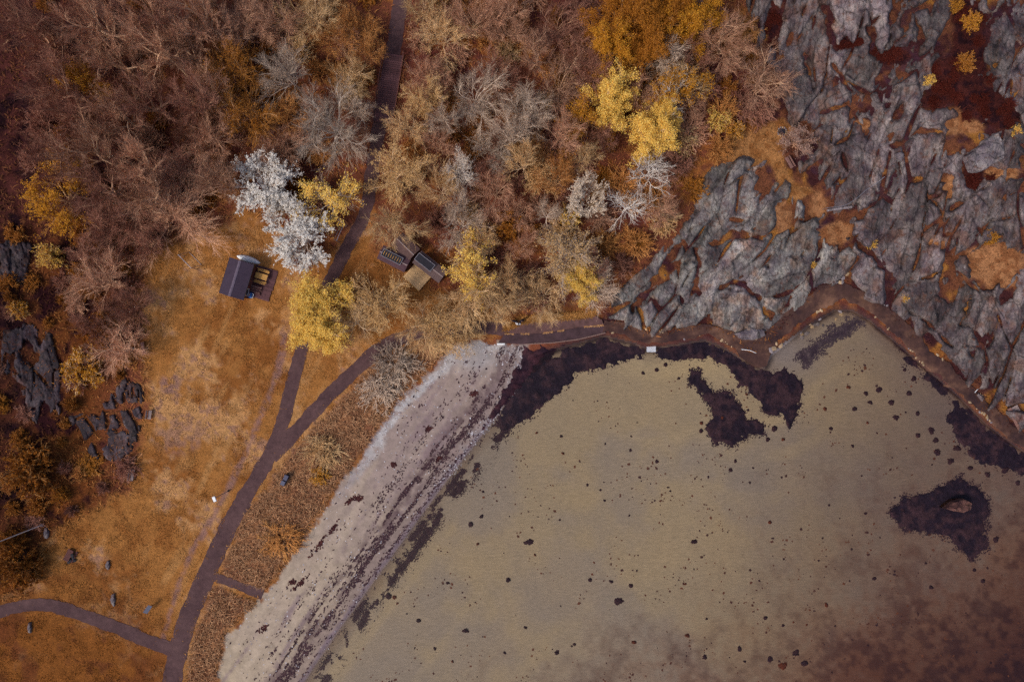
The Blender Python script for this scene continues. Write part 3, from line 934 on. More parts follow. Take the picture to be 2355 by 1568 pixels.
def blobs(px, py, sx, sy, sz, rot, zoff, cols, name, mat, label, cat, seed):
    """flattened uneven octahedra lying on the ground"""
    n = len(px); r = np.random.RandomState(seed)
    base = np.array([(1, 0, 0), (0.3, 1, 0), (-1, 0.2, 0), (-0.2, -1, 0), (0, 0, 1), (0.5, 0.5, .5)])[:5]
    F = np.array([(0, 1, 4), (1, 2, 4), (2, 3, 4), (3, 0, 4)])
    P = base[None] * (1 + 0.5 * (r.rand(n, 5, 1) - .5)) + 0.25 * (r.rand(n, 5, 3) - .5) * np.array([1, 1, 0.4])
    P = P * np.stack([sx, sy, sz], 1)[:, None, :]
    c, s_ = np.cos(rot)[:, None], np.sin(rot)[:, None]
    X = P[..., 0] * c - P[..., 1] * s_; Y = P[..., 0] * s_ + P[..., 1] * c
    z = zg(px, py)
    bx, by = wpos(px, py, z)
    V = np.stack([X + bx[:, None], Y + by[:, None], P[..., 2] + (z + zoff)[:, None]], -1).reshape(-1, 3)
    FF = (F[None] + (np.arange(n) * 5)[:, None, None]).reshape(-1, 3)
    me = mk_mesh(name, V, [FF], np.repeat(cols, 5, 0))
    return obj(name, me, mat, None, None, label, cat, kind='stuff')


# ------------------------------------------------------------------ seaweed beds on the sea floor
def weed_bed(poly, seed, label, dens=1.0, h0=0.28, cdark=(42, 30, 46), clite=(72, 50, 60), jag=11, name='seaweed_bed', base=None):
    p = np.asarray(poly, float)
    x, y, F = grid(np.arange(p[:, 0].min() - 16, min(p[:, 0].max(), 2520) + 16, 2.6), np.arange(p[:, 1].min() - 16, p[:, 1].max() + 16, 2.6))
    m = sdf(poly, x, y) + jag * fbm(x, y, 34, 4, seed) + 7 * fbm(x, y, 11, 3, seed + 4)
    bmp = fbm(x, y, 13, 3, seed + 7)
    z = zg(x, y) - 0.07 + sm(-1, 7, m) * (0.07 + h0 * 0.62 + h0 * 0.5 * bmp)
    if base is None:
        z = np.minimum(z, WATER - 0.02 + 0.0 * m)
    X, Y = wpos(x, y, z)
    col = mix(lin(*cdark)[None], lin(*clite)[None], sm(-0.4, 0.8, bmp + 0.7 * fbm(x, y, 40, 3, seed + 11)))
    keep = (m[F].max(1) > -1.0)
    me = submesh(np.stack([X, Y, z], 1), F, keep, col, name, True)
    if base is None:      # loose fronds around the rim
        r = np.random.RandomState(seed); k = 26000
        ax = r.uniform(x.min(), x.max(), k); ay = r.uniform(y.min(), y.max(), k)
        mm_ = sdf(poly, ax, ay) + jag * fbm(ax, ay, 34, 4, seed) + 7 * fbm(ax, ay, 11, 3, seed + 4)
        ok_ = (r.rand(k) < np.exp(-(np.minimum(mm_, 0) / 5.0) ** 2) * 0.5) & (mm_ < 7) & (sdf(SEA, ax, ay) > 6); ax, ay = ax[ok_], ay[ok_]; k = len(ax)
        le_ = r.uniform(.06, .2, k)
        blobs(ax, ay, le_, le_ * .5, r.uniform(.02, .12, k), r.uniform(0, 6.28, k), -.005, mix(lin(*cdark)[None], lin(*clite)[None], r.rand(k)), 'seaweed_fronds', M['bits'], 'loose fronds around the ' + label[:60].rsplit(' ', 3)[0], 'seaweed', seed)
    return obj(name, me, M['weed'], kind='stuff', label=label, cat='seaweed')


S1 = [(1138, 935), (1180, 890), (1230, 855), (1262, 830), (1300, 800), (1390, 774), (1450, 788), (1490, 803), (1560, 794), (1620, 783), (1660, 798), (1700, 824), (1752, 850), (1775, 862), (1808, 845), (1840, 880), (1845, 925),
      (1836, 970), (1812, 990), (1795, 965), (1760, 950), (1735, 915), (1705, 880), (1670, 848), (1630, 826), (1590, 822), (1545, 832), (1500, 818), (1455, 822), (1420, 838), (1380, 846), (1340, 855), (1300, 885), (1262, 920), (1215, 958), (1165, 990), (1140, 975)]
weed_bed(S1, 601, 'long dark bed of seaweed under the shore path and bathing platform', jag=13)
S2 = [(1588, 850), (1604, 850), (1625, 878), (1642, 900), (1695, 905), (1715, 960), (1757, 972), (1750, 992), (1722, 990), (1692, 1027), (1640, 1020), (1625, 990), (1642, 950), (1622, 915), (1586, 880)]
weed_bed(S2, 621, 'ragged dark seaweed patch on open sand beside the long shore bed')
S3 = [(2040, 1180), (2072, 1140), (2110, 1136), (2160, 1112), (2210, 1102), (2252, 1112), (2282, 1160), (2264, 1200), (2262, 1262), (2232, 1286), (2200, 1270), (2182, 1238), (2130, 1222), (2080, 1214)]
weed_bed(S3, 641, 'dark seaweed patch around the lone rock in the bay')
S4 = [(2040, 770), (2085, 800), (2130, 850), (2190, 905), (2262, 980), (2330, 1030), (2430, 1085), (2520, 1130), (2520, 1240), (2420, 1160), (2360, 1092), (2300, 1076), (2240, 1056), (2205, 1012), (2178, 968), (2190, 935), (2150, 890), (2095, 850), (2060, 800)]
weed_bed(S4, 661, 'dark seaweed belt at the foot of the low sea wall', jag=12)
S5 = [(1832, 822), (1880, 780), (1945, 742), (1965, 728), (1992, 738), (1960, 762), (1900, 796), (1852, 836)]
weed_bed(S5, 671, 'thin dark streak of drifted weed in the pale cove', h0=0.1, cdark=(70, 56, 70), clite=(96, 82, 90), jag=8)
S0 = [(1206, 798), (1294, 797), (1262, 828), (1236, 852), (1200, 890), (1146, 946), (1120, 985), (1100, 1000), (1128, 950), (1162, 895), (1192, 840)]
weed_bed(S0, 681, 'maroon mat of washed up seaweed below the quay', h0=0.22, cdark=(40, 24, 36), clite=(62, 36, 44), jag=6, base=1)

# countable clumps on open sand
SPOTS = [(1168, 1333, 8), (1107, 1187, 7), (1098, 1250, 5), (1083, 1205, 7), (1215, 1245, 11), (1423, 1382, 11), (1450, 1345, 6), (962, 1426, 8), (1070, 1449, 8), (1208, 1442, 5), (1357, 1333, 6),
         (1405, 1336, 6), (1595, 1245, 8), (1680, 1080, 6), (1592, 1245, 6), (1290, 1003, 5), (1294, 1042, 5), (1110, 1130, 4), (1230, 1275, 4), (1510, 1060, 5), (1770, 1200, 6), (1800, 1437, 5), (1580, 1460, 7),
         (1620, 1510, 7), (1457, 1475, 6), (1280, 1500, 6), (1030, 1340, 5), (893, 1368, 9), (906, 1372, 6), (1000, 1490, 5), (1950, 890, 6), (2020, 895, 8), (1990, 905, 7), (2050, 925, 9), (2090, 905, 7), (1965, 940, 7),
         (2000, 925, 6), (2060, 960, 8), (2110, 950, 7), (2140, 990, 9), (2150, 1012, 9), (2110, 1000, 8), (2155, 1040, 10), (2200, 1030, 10), (2185, 1060, 9), (2230, 1075, 8), (2100, 870, 8), (2080, 850, 6), (1897, 940, 6),
         (1910, 985, 6), (1960, 1025, 5), (2270, 1090, 8), (2310, 1080, 10), (2340, 1110, 7), (2075, 1172, 6), (2260, 1335, 7), (2240, 1310, 6), (2140, 1350, 6), (1990, 1180, 5), (2010, 1330, 5), (2290, 1240, 8),
         (1610, 878, 6), (1510, 850, 7), (1530, 838, 6), (1478, 858, 6), (1560, 870, 5), (1660, 960, 7), (1640, 935, 6), (1612, 972, 6), (1612, 990, 7), (1780, 985, 10), (1765, 1010, 7), (1800, 1010, 6), (1690, 1060, 5),
         (1390, 1150, 4), (1350, 1115, 4), (1320, 1480, 5), (1770, 1515, 9), (1800, 1530, 12), (1830, 1500, 10), (1850, 1525, 10), (1900, 1390, 6), (1700, 1490, 7), (1760, 1420, 6), (1160, 1500, 5), (1040, 1520, 5)]
for k in range(95):
    px = RNG.uniform(820, 2330); py = RNG.uniform(880, 1560)
    SPOTS.append((px, py, RNG.uniform(1.6, 4.0)))
CLUMPS = []
for v in range(7):
    r = np.random.RandomState(900 + v)
    nseg, nr = 26, 4
    tt = np.arange(nseg) / nseg * 6.283
    rad = 0.85 + sum(0.2 / (q_ ** .6) * np.cos(q_ * tt + r.rand() * 6.28) * r.rand() for q_ in (1, 2, 3, 5, 7)) + 0.3 * (r.rand(nseg) - .5)
    V = [(0, 0, 0.55)]; F3 = []; F4 = []
    for j in range(1, nr + 1):
        for i in range(nseg):
            t = 2 * math.pi * i / nseg; q_ = j / nr
            V.append((math.cos(t) * rad[i] * q_, math.sin(t) * rad[i] * q_, 0.55 * (1 - q_ ** 2.2) + (r.rand() - .4) * 0.28 * (q_ < 1) - 0.15 * (q_ == 1)))
    for i in range(nseg):
        F3.append((0, 1 + i, 1 + (i + 1) % nseg))
        for j in range(nr - 1):
            a = 1 + j * nseg
            F4.append((a + i, a + nseg + i, a + nseg + (i + 1) % nseg, a + (i + 1) % nseg))
    V = np.array(V); cols = mix(lin(44, 30, 46)[None], lin(80, 52, 56)[None], r.rand(len(V)))
    cols2 = mix(lin(120, 62, 40)[None], lin(86, 50, 44)[None], r.rand(len(V)))
    CLUMPS.append((mk_mesh('seaweed_clump', V, [np.array(F3), np.array(F4)], cols), mk_mesh('seaweed_clump', V, [np.array(F3), np.array(F4)], cols2)))
for i, (px, py, pr) in enumerate(SPOTS):
    if float(sdf(SEA, np.array([px]), np.array([py]))[0]) < 14: continue
    orange = RNG.rand() < (0.3 if pr < 6.5 else 0.08)
    me = CLUMPS[i % 7][1 if orange else 0]
    big = pr >= 6.5
    lab = 'small rust coloured weed tuft on the sandy sea bed' if orange else ('large dark clump of seaweed standing alone on the sea bed' if big else 'small dark seaweed tuft on the sandy sea bed')
    o = obj('seaweed_clump', me, M['weed'], None, G(px, py, -0.01), lab, 'seaweed', 'rust coloured weed tufts on the sea bed' if orange else ('large seaweed clumps on the sea bed' if big else 'small seaweed tufts on the sea bed'))
    o.rotation_euler = (0, 0, RNG.uniform(0, 6.28)); s_ = pr * S
    o.scale = (s_ * RNG.uniform(.85, 1.25), s_ * RNG.uniform(.85, 1.15), min(s_, 0.45))


# ------------------------------------------------------------------ loose stuff built as many small pieces
SH_ANG = math.atan2(610, 440)        # run of the shoreline
n = 330000
px = RNG.uniform(440, 1240, n); py = RNG.uniform(785, 1600, n)
ok = (px - 440) * 0.73 + (py - 1600) * 0.55 < 178
px, py = px[ok], py[ok]; n = len(px)
ds_ = -sdf(SEA, px, py); db_ = sdf(BEACH, px, py)
st = fbm(ds_ * 3.6, (px - py) * 0.12, 26, 3, 711); cl = fbm(px, py, 16, 3, 715)
dens = 1.0 * np.exp(-((ds_ - 58) / 8.0) ** 2) + 0.7 * np.exp(-((ds_ - 34) / 13.0) ** 2) + 0.13 * np.exp(-((ds_ - 92) / 18.0) ** 2) + 0.3 * np.exp(-((ds_ - 8) / 4.0) ** 2) + 0.012 + 0.6 * np.exp(-(ds_ + 22) ** 2 / 60.) * 0
dens = dens * sm(0.0, 0.5, st + 0.6 * cl + 0.1) * (db_ > 6)
top = sm(1010, 880, py)
dens = dens * (1 - 0.4 * top) + 0.10 * top * sm(0.35, 0.7, cl + .4 * st) * (db_ > 18)
ok = RNG.rand(n) < dens * 0.85
px, py = px[ok], py[ok]; n = len(px)
le = RNG.uniform(0.07, 0.26, n)
blobs(px, py, le, le * RNG.uniform(.3, .6, n), RNG.uniform(.03, .09, n), SH_ANG + RNG.normal(0, 0.6, n), 0.0,
      mix(lin(46, 32, 42)[None], lin(84, 62, 66)[None], RNG.rand(n)), 'beach_wrack', M['bits'], 'dark scraps of dried seaweed strewn in lines along the beach', 'seaweed', 1)
# thicker heaps lying alone on the pale sand
for (hx, hy, hl, ha) in ((690, 1340, 20, .8), (735, 1250, 26, .9), (768, 1212, 14, 1.1), (805, 1150, 18, .6), (606, 1445, 14, .5), (672, 1338, 10, .4), (825, 1145, 10, .2), (1008, 1055, 9, 1.0), (985, 985, 8, .5), (1090, 905, 10, .6), (905, 1068, 7, .3)):
    k = 46
    t = RNG.normal(0, 0.5, k) * hl; w_ = RNG.normal(0, 2.6, k)
    bx = hx + t * math.cos(ha) - w_ * math.sin(ha); by = hy - t * math.sin(ha) - w_ * math.cos(ha)
    le = RNG.uniform(0.1, 0.3, k)
    blobs(bx, by, le, le * .6, RNG.uniform(.06, .14, k), RNG.uniform(0, 6.28, k), 0.0, mix(lin(48, 24, 32)[None], lin(84, 50, 48)[None], RNG.rand(k)), 'seaweed_heap', M['bits'],
          'dark heap of dried seaweed lying on the pale dry sand', 'seaweed', int(hx))
# submerged dark fringe just off the beach
n = 60000
t = RNG.rand(n); lx = np.interp(t, [0, .2, .45, .7, .9, 1], [705, 785, 905, 1005, 1105, 1150]); ly = np.interp(t, [0, .2, .45, .7, .9, 1], [1572, 1452, 1287, 1147, 1017, 968])
off = RNG.normal(0, 1, n) * np.where(RNG.rand(n) < .3, 9, 3.2) + np.where(RNG.rand(n) < .66, 26, 7) + 6 * fbm(lx, ly, 60, 3, 733)
px = lx + off * 0.81; py = ly + off * 0.585
ok = fbm(px, py, 22, 3, 731) + 0.35 * fbm(px, py, 80, 2, 735) > -0.3 + 0.9 * RNG.rand(n)
px, py = px[ok], py[ok]; n = len(px)
le = RNG.uniform(0.05, 0.2, n)
blobs(px, py, le, le * .5, RNG.uniform(.005, .07, n), SH_ANG + RNG.normal(0, .5, n), -0.005, mix(lin(44, 30, 46)[None], lin(84, 62, 66)[None], RNG.rand(n)), 'drifting_weed', M['bits'], 'loose dark weed drifting in the shallows along the beach', 'seaweed', 5)
# shingle
n = 26000
px = RNG.uniform(480, 1230, n); py = RNG.uniform(780, 1560, n)
db_ = sdf(BEACH, px, py); nb_ = fbm(px, py, 30, 4, 141)
den = np.exp(-((db_ - 14 + 8 * nb_) / 9.0) ** 2) * sm(1200, 1000, py) + 0.06 + 0.5 * np.exp(-(((px - 1180) / 40) ** 2 + ((py - 815) / 25) ** 2)) + 0.12 * sm(.2, .7, nb_)
ok = (RNG.rand(n) < den) & (db_ > 1); px, py = px[ok], py[ok]; n = len(px)
le = RNG.uniform(0.04, 0.14, n)
blobs(px, py, le, le * .8, le * .6, RNG.uniform(0, 6.28, n), 0.0, mix(lin(120, 112, 122)[None], lin(216, 214, 222)[None], RNG.rand(n)), 'shingle', M['bits'], 'pale pebbles scattered along the top of the beach', 'pebbles', 7)
# specks on the sea bed
n = 9000
px = RNG.uniform(720, 2400, n); py = RNG.uniform(800, 1600, n)
ok = (sdf(SEA, px, py) > 30) & (fbm(px, py, 60, 3, 741) + 0.5 * fbm(px, py, 14, 2, 745) > 0.15 + 0.5 * RNG.rand(n)); px, py = px[ok], py[ok]; n = len(px)
le = RNG.uniform(0.05, 0.2, n) * RNG.choice([1, 1, 1, 1.6], n)
blobs(px, py, le, le * .8, le * .3, RNG.uniform(0, 6.28, n), -0.005, mix(lin(62, 44, 52)[None], lin(120, 76, 58)[None], RNG.rand(n)), 'sea_bed_weed', M['bits'], 'tiny scraps of weed dotted over the sandy sea bed', 'seaweed', 9)


def blades(px, py, hgt, wid, lean, cols, name, label, cat, seed, dz=0.0):
    """grass or leaf blades: two-faced bent strips"""
    n = len(px); r = np.random.RandomState(seed)
    a = r.rand(n) * 6.283; b = r.rand(n) * 6.283
    z = zg(px, py) + dz
    bx, by = wpos(px, py, z)
    ca, sa = np.cos(a), np.sin(a)
    ux, uy = -sa * wid / 2, ca * wid / 2
    L = hgt * lean
    P = np.zeros((n, 5, 3))
    P[:, 0] = np.stack([bx - ux, by - uy, z - 0.03], 1); P[:, 1] = np.stack([bx + ux, by + uy, z - 0.03], 1)
    mx_, my_ = bx + ca * L * .45, by + sa * L * .45; mz = z + hgt * .6
    P[:, 2] = np.stack([mx_ + ux * .8, my_ + uy * .8, mz], 1); P[:, 3] = np.stack([mx_ - ux * .8, my_ - uy * .8, mz], 1)
    P[:, 4] = np.stack([bx + ca * L, by + sa * L, z + hgt * (0.9 - 0.3 * np.minimum(lean, 1.5))], 1)
    i = np.arange(n)[:, None] * 5
    F4 = i + np.array([[0, 1, 2, 3]]); F3 = i + np.array([[3, 2, 4]])
    me = mk_mesh(name, P.reshape(-1, 3), [F4, F3], np.repeat(cols, 5, 0))
    return obj(name, me, M['blade'], None, None, label, cat, kind='stuff')


def scatter(n, bounds, fn):
    x = RNG.uniform(bounds[0], bounds[2], n); y = RNG.uniform(bounds[1], bounds[3], n)
    d = fn(x, y)
    ok = RNG.rand(n) < d
    return x[ok], y[ok]


def path_clear(x, y, r=21):
    return (np.minimum(np.minimum(dline(P_MAIN, x, y) , dline(P_RIGHT, x, y)), np.minimum(dline(P_LEFT, x, y), dline(P_BEACH, x, y) + 8)) > r)


# tall dry grass between path and beach
px, py = scatter(150000, (420, 770, 1060, 1600), lambda x, y: sm(-4, 8, np.maximum(sdf(VERGE, x, y), sdf(VERGE2, x, y)) + 8 * fbm(x, y, 20, 3, 751)) * path_clear(x, y, 20) * (0.3 + 0.7 * sm(-.2, .4, fbm(x, y, 24, 3, 755))))
n = len(px)
blades(px, py, RNG.uniform(.3, .75, n), RNG.uniform(.05, .11, n), RNG.uniform(.5, 1.6, n), mix(lin(122, 80, 56)[None], lin(196, 150, 112)[None], RNG.rand(n)), 'dry_grass', 'tall dry orange grass between the asphalt path and the beach', 'grass', 11)
# short lawn tufts
px, py = scatter(190000, (-40, 520, 1060, 1620), lambda x, y: (sdf(LAWN, x, y) > -15) * path_clear(x, y, 13.5) * sm(-.3, .5, fbm(x, y, 26, 3, 761)) * (sdf(BEACH, x, y) < -4))
n = len(px)
cl = ground_colour(px, py) * (0.6 + 0.85 * RNG.rand(n))[:, None]
blades(px, py, RNG.uniform(.05, .18, n), RNG.uniform(.05, .12, n), RNG.uniform(.6, 2.0, n), cl, 'lawn_grass', 'short golden brown lawn grass around the paths', 'grass', 13)
# undergrowth and leaf litter on the wood floor and slope
px, py = scatter(150000, (-150, -140, 1800, 1620), lambda x, y: ((sdf(LAWN, x, y) < 15) & (sdf(ROCKALL, x, y) < 5) & (sdf(SEA, x, y) < -25) & (sdf(BEACH, x, y) < -6) & (sdf(QUAY, x, y) < -4)) * path_clear(x, y, 19) * (0.35 + 0.65 * sm(-.3, .4, fbm(x, y, 30, 3, 771))))
n = len(px)
cl = ground_colour(px, py)
cl = mix(cl, lin(190, 132, 74)[None], 0.6 * RNG.rand(n) * np.clip(cl[:, 0] / 0.16, .12, 1)) * (0.6 + 0.9 * RNG.rand(n))[:, None]
blades(px, py, RNG.uniform(.12, .55, n), RNG.uniform(.06, .16, n), RNG.uniform(.5, 2.0, n), cl, 'undergrowth', 'brown undergrowth and dead bracken on the wood floor', 'undergrowth', 15)
px, py = scatter(30000, (-40, -140, 1180, 1620), lambda x, y: (~path_clear(x, y, 17)) * (0.12 + 0.8 * sm(11, 17, np.minimum(np.minimum(dline(P_MAIN, x, y), dline(P_RIGHT, x, y)), dline(P_LEFT, x, y)))) * sm(-.3, .6, fbm(x, y, 30, 3, 775)) * 0.5)
n = len(px); le = RNG.uniform(.04, .1, n)
blobs(px, py, le, le * .6, le * .2, RNG.uniform(0, 6.28, n), 0.055, mix(lin(120, 74, 40)[None], lin(176, 124, 70)[None], RNG.rand(n)), 'fallen_leaves', M['bits'], 'dead brown leaves blown onto the asphalt paths', 'leaves', 19)
# heather and grass tufts among the rocks
px, py = scatter(70000, (1380, -140, 2520, 1000), lambda x, y: (sdf(ROCKALL, x, y) > -10) * (0.4 + 0.6 * sm(-.2, .4, fbm(x, y, 20, 3, 781))))
n = len(px)
cl = ground_colour(px, py) * (0.6 + 0.9 * RNG.rand(n))[:, None]
blades(px, py, RNG.uniform(.08, .4, n), RNG.uniform(.06, .14, n), RNG.uniform(.5, 1.8, n), cl, 'heath_grass', 'rusty heather and grass growing in the cracks of the grey rocks', 'grass', 17)


# ------------------------------------------------------------------ trees and shrubs
class Segs:
    def __init__(s): s.a = []; s.b = []; s.ra = []; s.rb = []
    def add(s, a, b, ra, rb):
        s.a.append(a); s.b.append(b); s.ra.append(ra); s.rb.append(rb)


def seg_mesh(name, segs, n=3, cols=None):
    a = np.array(segs.a); b = np.array(segs.b); ra = np.array(segs.ra)[:, None, None]; rb = np.array(segs.rb)[:, None, None]
    d = b - a; d /= np.linalg.norm(d, axis=1)[:, None] + 1e-9
    ref = np.where(np.abs(d[:, 2:3]) > 0.9, np.array([[1., 0, 0]]), np.array([[0, 0, 1.]]))
    u = np.cross(d, ref); u /= np.linalg.norm(u, axis=1)[:, None] + 1e-9
    v = np.cross(d, u)
    t = np.arange(n) * 2 * math.pi / n
    ring = u[:, None, :] * np.cos(t)[None, :, None] + v[:, None, :] * np.sin(t)[None, :, None]
    P = np.concatenate([a[:, None] + ring * ra, b[:, None] + ring * rb], 1)
    m = len(a); i = np.arange(m)[:, None] * (2 * n)
    F = [i + np.array([[k, (k + 1) % n, n + (k + 1) % n, n + k]]) for k in range(n)]
    return mk_mesh(name, P.reshape(-1, 3), [np.concatenate(F)])


def unit(v):
    return v / (np.linalg.norm(v) + 1e-9)


def grow(r, H=10.0, R=4.0, nlimb=9, nbr=10, ntw=8, nsub=3, trunk_r=0.2, open_=1.0, wob=0.22, fork=0.32, twr=0.016, up=0.25):
    """bare tree; returns trunk segments, twig segments and twig points"""
    T, C, pts = Segs(), Segs(), []
    fh = H * fork

    def line(S_, p, d, L, r0, r1, n, bend):
        out = [p]
        for k in range(n):
            d = unit(d + r.normal(0, wob, 3) + np.array([0, 0, bend]))
            q_ = p + d * (L / n)
            S_.add(p, q_, r0 + (r1 - r0) * k / n, r0 + (r1 - r0) * (k + 1) / n)
            p = q_; out.append(p)
        return out, d

    tl, td = line(T, np.array([0, 0, -0.3]), np.array([0, 0, 1.0]), fh + .3, trunk_r, trunk_r * .75, 4, 0.1)
    az0 = r.rand() * 6.28
    for i in range(nlimb):
        az = az0 + i * 6.283 / nlimb * 2.0 + r.normal(0, .35)
        inner = i >= nlimb * 0.72
        el = math.radians(r.uniform(62, 82) if inner else r.uniform(28, 56))
        L = (H - fh) * r.uniform(.75, 1.0) / 1.05 if inner else math.hypot(R * open_, (H - fh) * .55) * r.uniform(.7, 1.05)
        d = np.array([math.cos(az) * math.cos(el), math.sin(az) * math.cos(el), math.sin(el)])
        p0 = tl[-1] * r.uniform(.62, 1.0) if i else tl[-1]
        lp, ld = line(T, p0, d, L, trunk_r * .58, trunk_r * .13, 6, 0.02 + .03 * r.rand())
        for j in range(nbr):
            f = 0.22 + 0.78 * (j + r.rand()) / nbr
            k = min(int(f * 6), 5); p = lp[k] + (lp[k + 1] - lp[k]) * (f * 6 - k)
            base = unit(lp[k + 1] - lp[k])
            side = unit(np.cross(base, r.normal(0, 1, 3)))
            d2 = unit(base + side * r.uniform(.4, .85) + np.array([0, 0, up * .35]))
            L2 = L * (0.58 - 0.28 * f) * r.uniform(.7, 1.3)
            bp, bd = line(T if j % 2 == 0 else C, p, d2, L2, trunk_r * .17 + .012, twr * 1.3, 3, .03)
            for q_ in range(ntw):
                g = 0.15 + 0.85 * (q_ + r.rand()) / ntw
                kk = min(int(g * 3), 2); pp = bp[kk] + (bp[kk + 1] - bp[kk]) * (g * 3 - kk)
                b2 = unit(bp[kk + 1] - bp[kk])
                s2 = unit(np.cross(b2, r.normal(0, 1, 3)))
                d3 = unit(b2 + s2 * r.uniform(.3, .75) + np.array([0, 0, up * .5]))
                L3 = L2 * r.uniform(.32, .65)
                e = pp + d3 * L3
                C.add(pp, e, twr * 1.1, twr * .55); pts.append((pp, e))
                for w_ in range(nsub):
                    h = r.uniform(.25, 1.0); p4 = pp + d3 * L3 * h
                    s4 = unit(np.cross(d3, r.normal(0, 1, 3)))
                    d4 = unit(d3 + s4 * r.uniform(.3, .8) + np.array([0, 0, up * .5]))
                    e4 = p4 + d4 * L3 * r.uniform(.35, .8)
                    C.add(p4, e4, twr * .8, twr * .25); pts.append((p4, e4))
    return T, C, pts


def grow_shrub(r, nst=70, nbr=7, nsub=3, flat=0.75, twr=0.014):
    """dome of fine twigs from the ground; unit radius 1, height about flat*1.2"""
    C, pts = Segs(), []
    for i in range(nst):
        az = r.rand() * 6.283; el = math.acos(1 - r.rand() * 0.96)
        d = np.array([math.cos(az) * math.sin(el), math.sin(az) * math.sin(el), math.cos(el) * flat + .15]); L = r.uniform(.6, 1.0)
        p = np.array([r.normal(0, .08), r.normal(0, .08), -0.03]); n_ = 3; out = [p]
        for k in range(n_):
            d = unit(d + r.normal(0, .16, 3)); q_ = p + d * L / n_
            C.add(p, q_, twr * (2.0 - .5 * k), twr * (1.5 - .5 * k)); p = q_; out.append(p)
        for j in range(nbr):
            g = r.uniform(.35, 1.0); kk = min(int(g * 3), 2); pp = out[kk] + (out[kk + 1] - out[kk]) * (g * 3 - kk)
            d2 = unit(unit(out[kk + 1] - out[kk]) + r.normal(0, .55, 3) + np.array([0, 0, .2])); L2 = r.uniform(.14, .34)
            e = pp + d2 * L2; C.add(pp, e, twr, twr * .5); pts.append((pp, e))
            for w_ in range(nsub):
                p4 = pp + d2 * L2 * r.uniform(.2, 1); e4 = p4 + unit(d2 + r.normal(0, .6, 3)) * L2 * r.uniform(.3, .7)
                C.add(p4, e4, twr * .8, twr * .3); pts.append((p4, e4))
    return C, pts


def leaf_mesh(name, r, pts, per, size, keep=1.0, spread=0.18, upbias=0.6, clump=None, blossom=False):
    a = np.array([p[0] for p in pts]); b = np.array([p[1] for p in pts])
    if clump is not None:
        key = fbm(a[:, 0] * 10 + a[:, 2] * 5, a[:, 1] * 10, clump[0], 3, clump[1])
        sel = key > clump[2]
        a, b = a[sel], b[sel]
    t = r.rand(len(a), per)
    P = (a[:, None] + (b - a)[:, None] * t[..., None]).reshape(-1, 3)
    P = P[r.rand(len(P)) < keep]
    P = P + r.normal(0, spread, P.shape)
    n = len(P)
    nrm = r.normal(0, 1, (n, 3)); nrm[:, 2] = np.abs(nrm[:, 2]) + upbias; nrm /= np.linalg.norm(nrm, axis=1)[:, None]
    u = np.cross(nrm, r.normal(0, 1, (n, 3))); u /= np.linalg.norm(u, axis=1)[:, None] + 1e-9
    v = np.cross(nrm, u)
    s_ = size * r.uniform(.6, 1.3, (n, 1))
    V = np.stack([P - u * s_, P + v * s_ * .62, P + u * s_, P - v * s_ * .62], 1)
    F = np.arange(n)[:, None] * 4 + np.array([[0, 1, 2, 3]])
    c = np.repeat(r.rand(n), 4)
    return mk_mesh(name, V.reshape(-1, 3), [F], np.stack([c, c, c], 1))


MODELS = {}
def bare_model(key, seed, leaves=None, **kw):
    r = np.random.RandomState(seed)
    T, C, pts = grow(r, **kw)
    m = {'trunk': seg_mesh('trunk', T, 5), 'crown': seg_mesh('crown', C, 3), 'leaf': None, 'R': float(np.percentile([math.hypot(p[1][0], p[1][1]) for p in pts], 93)), 'H': float(max(p[1][2] for p in pts))}
    if leaves: m['leaf'] = leaf_mesh('foliage', r, pts, **leaves)
    MODELS.setdefault(key, []).append(m)


def shrub_model(key, seed, leaves=None, **kw):
    r = np.random.RandomState(seed)
    C, pts = grow_shrub(r, **kw)
    m = {'trunk': None, 'crown': seg_mesh('twigs', C, 3), 'leaf': None, 'R': 1.0, 'H': 1.0}
    if leaves: m['leaf'] = leaf_mesh('foliage', r, pts, **leaves)
    MODELS.setdefault(key, []).append(m)


for k in range(5): bare_model('bare', 1000 + k, nlimb=9 + k % 3, nbr=10, ntw=10, nsub=5, twr=.0145)
for k in range(3): bare_model('fine', 1020 + k, nlimb=12, nbr=11, ntw=10, nsub=4, trunk_r=.14, twr=.015, up=.35, fork=.22)
for k in range(2): bare_model('dead', 1030 + k, nlimb=12, nbr=7, ntw=4, nsub=2, trunk_r=.17, twr=.022, wob=.26, up=.05, open_=1.15)
for k in range(3): bare_model('tall', 1040 + k, nlimb=8, nbr=10, ntw=10, nsub=4, twr=.015, trunk_r=.27, fork=.42, up=.3, open_=.85)
for k in range(3): bare_model('leafy', 1050 + k, nlimb=11, nbr=9, ntw=7, nsub=2, leaves=dict(per=10, size=.115, keep=.95, spread=.26, upbias=1.8, clump=(26, 810 + 9 * k, -.75)))
for k in range(2): bare_model('gold', 1060 + k, nlimb=9, nbr=9, ntw=7, nsub=3, leaves=dict(per=3, size=.115, keep=.7, spread=.18, upbias=1.4, clump=(20, 830 + 9 * k, -.25)))
for k in range(2): bare_model('sparse', 1070 + k, nlimb=8, nbr=8, ntw=7, nsub=2, leaves=dict(per=2, size=.15, keep=.5, spread=.14, clump=(18, 850 + 9 * k, .05)))
for k in range(2): bare_model('blossom', 1080 + k, nlimb=11, nbr=10, ntw=7, nsub=2, wob=.14, leaves=dict(per=7, size=.10, keep=.95, spread=.06, upbias=1.2))
for k in range(2): bare_model('bud', 1090 + k, nlimb=12, nbr=11, ntw=8, nsub=3, trunk_r=.15, fork=.24, leaves=dict(per=2, size=.085, keep=.65, spread=.05, upbias=1.5))
for k in range(4): shrub_model('shrub', 1100 + k)
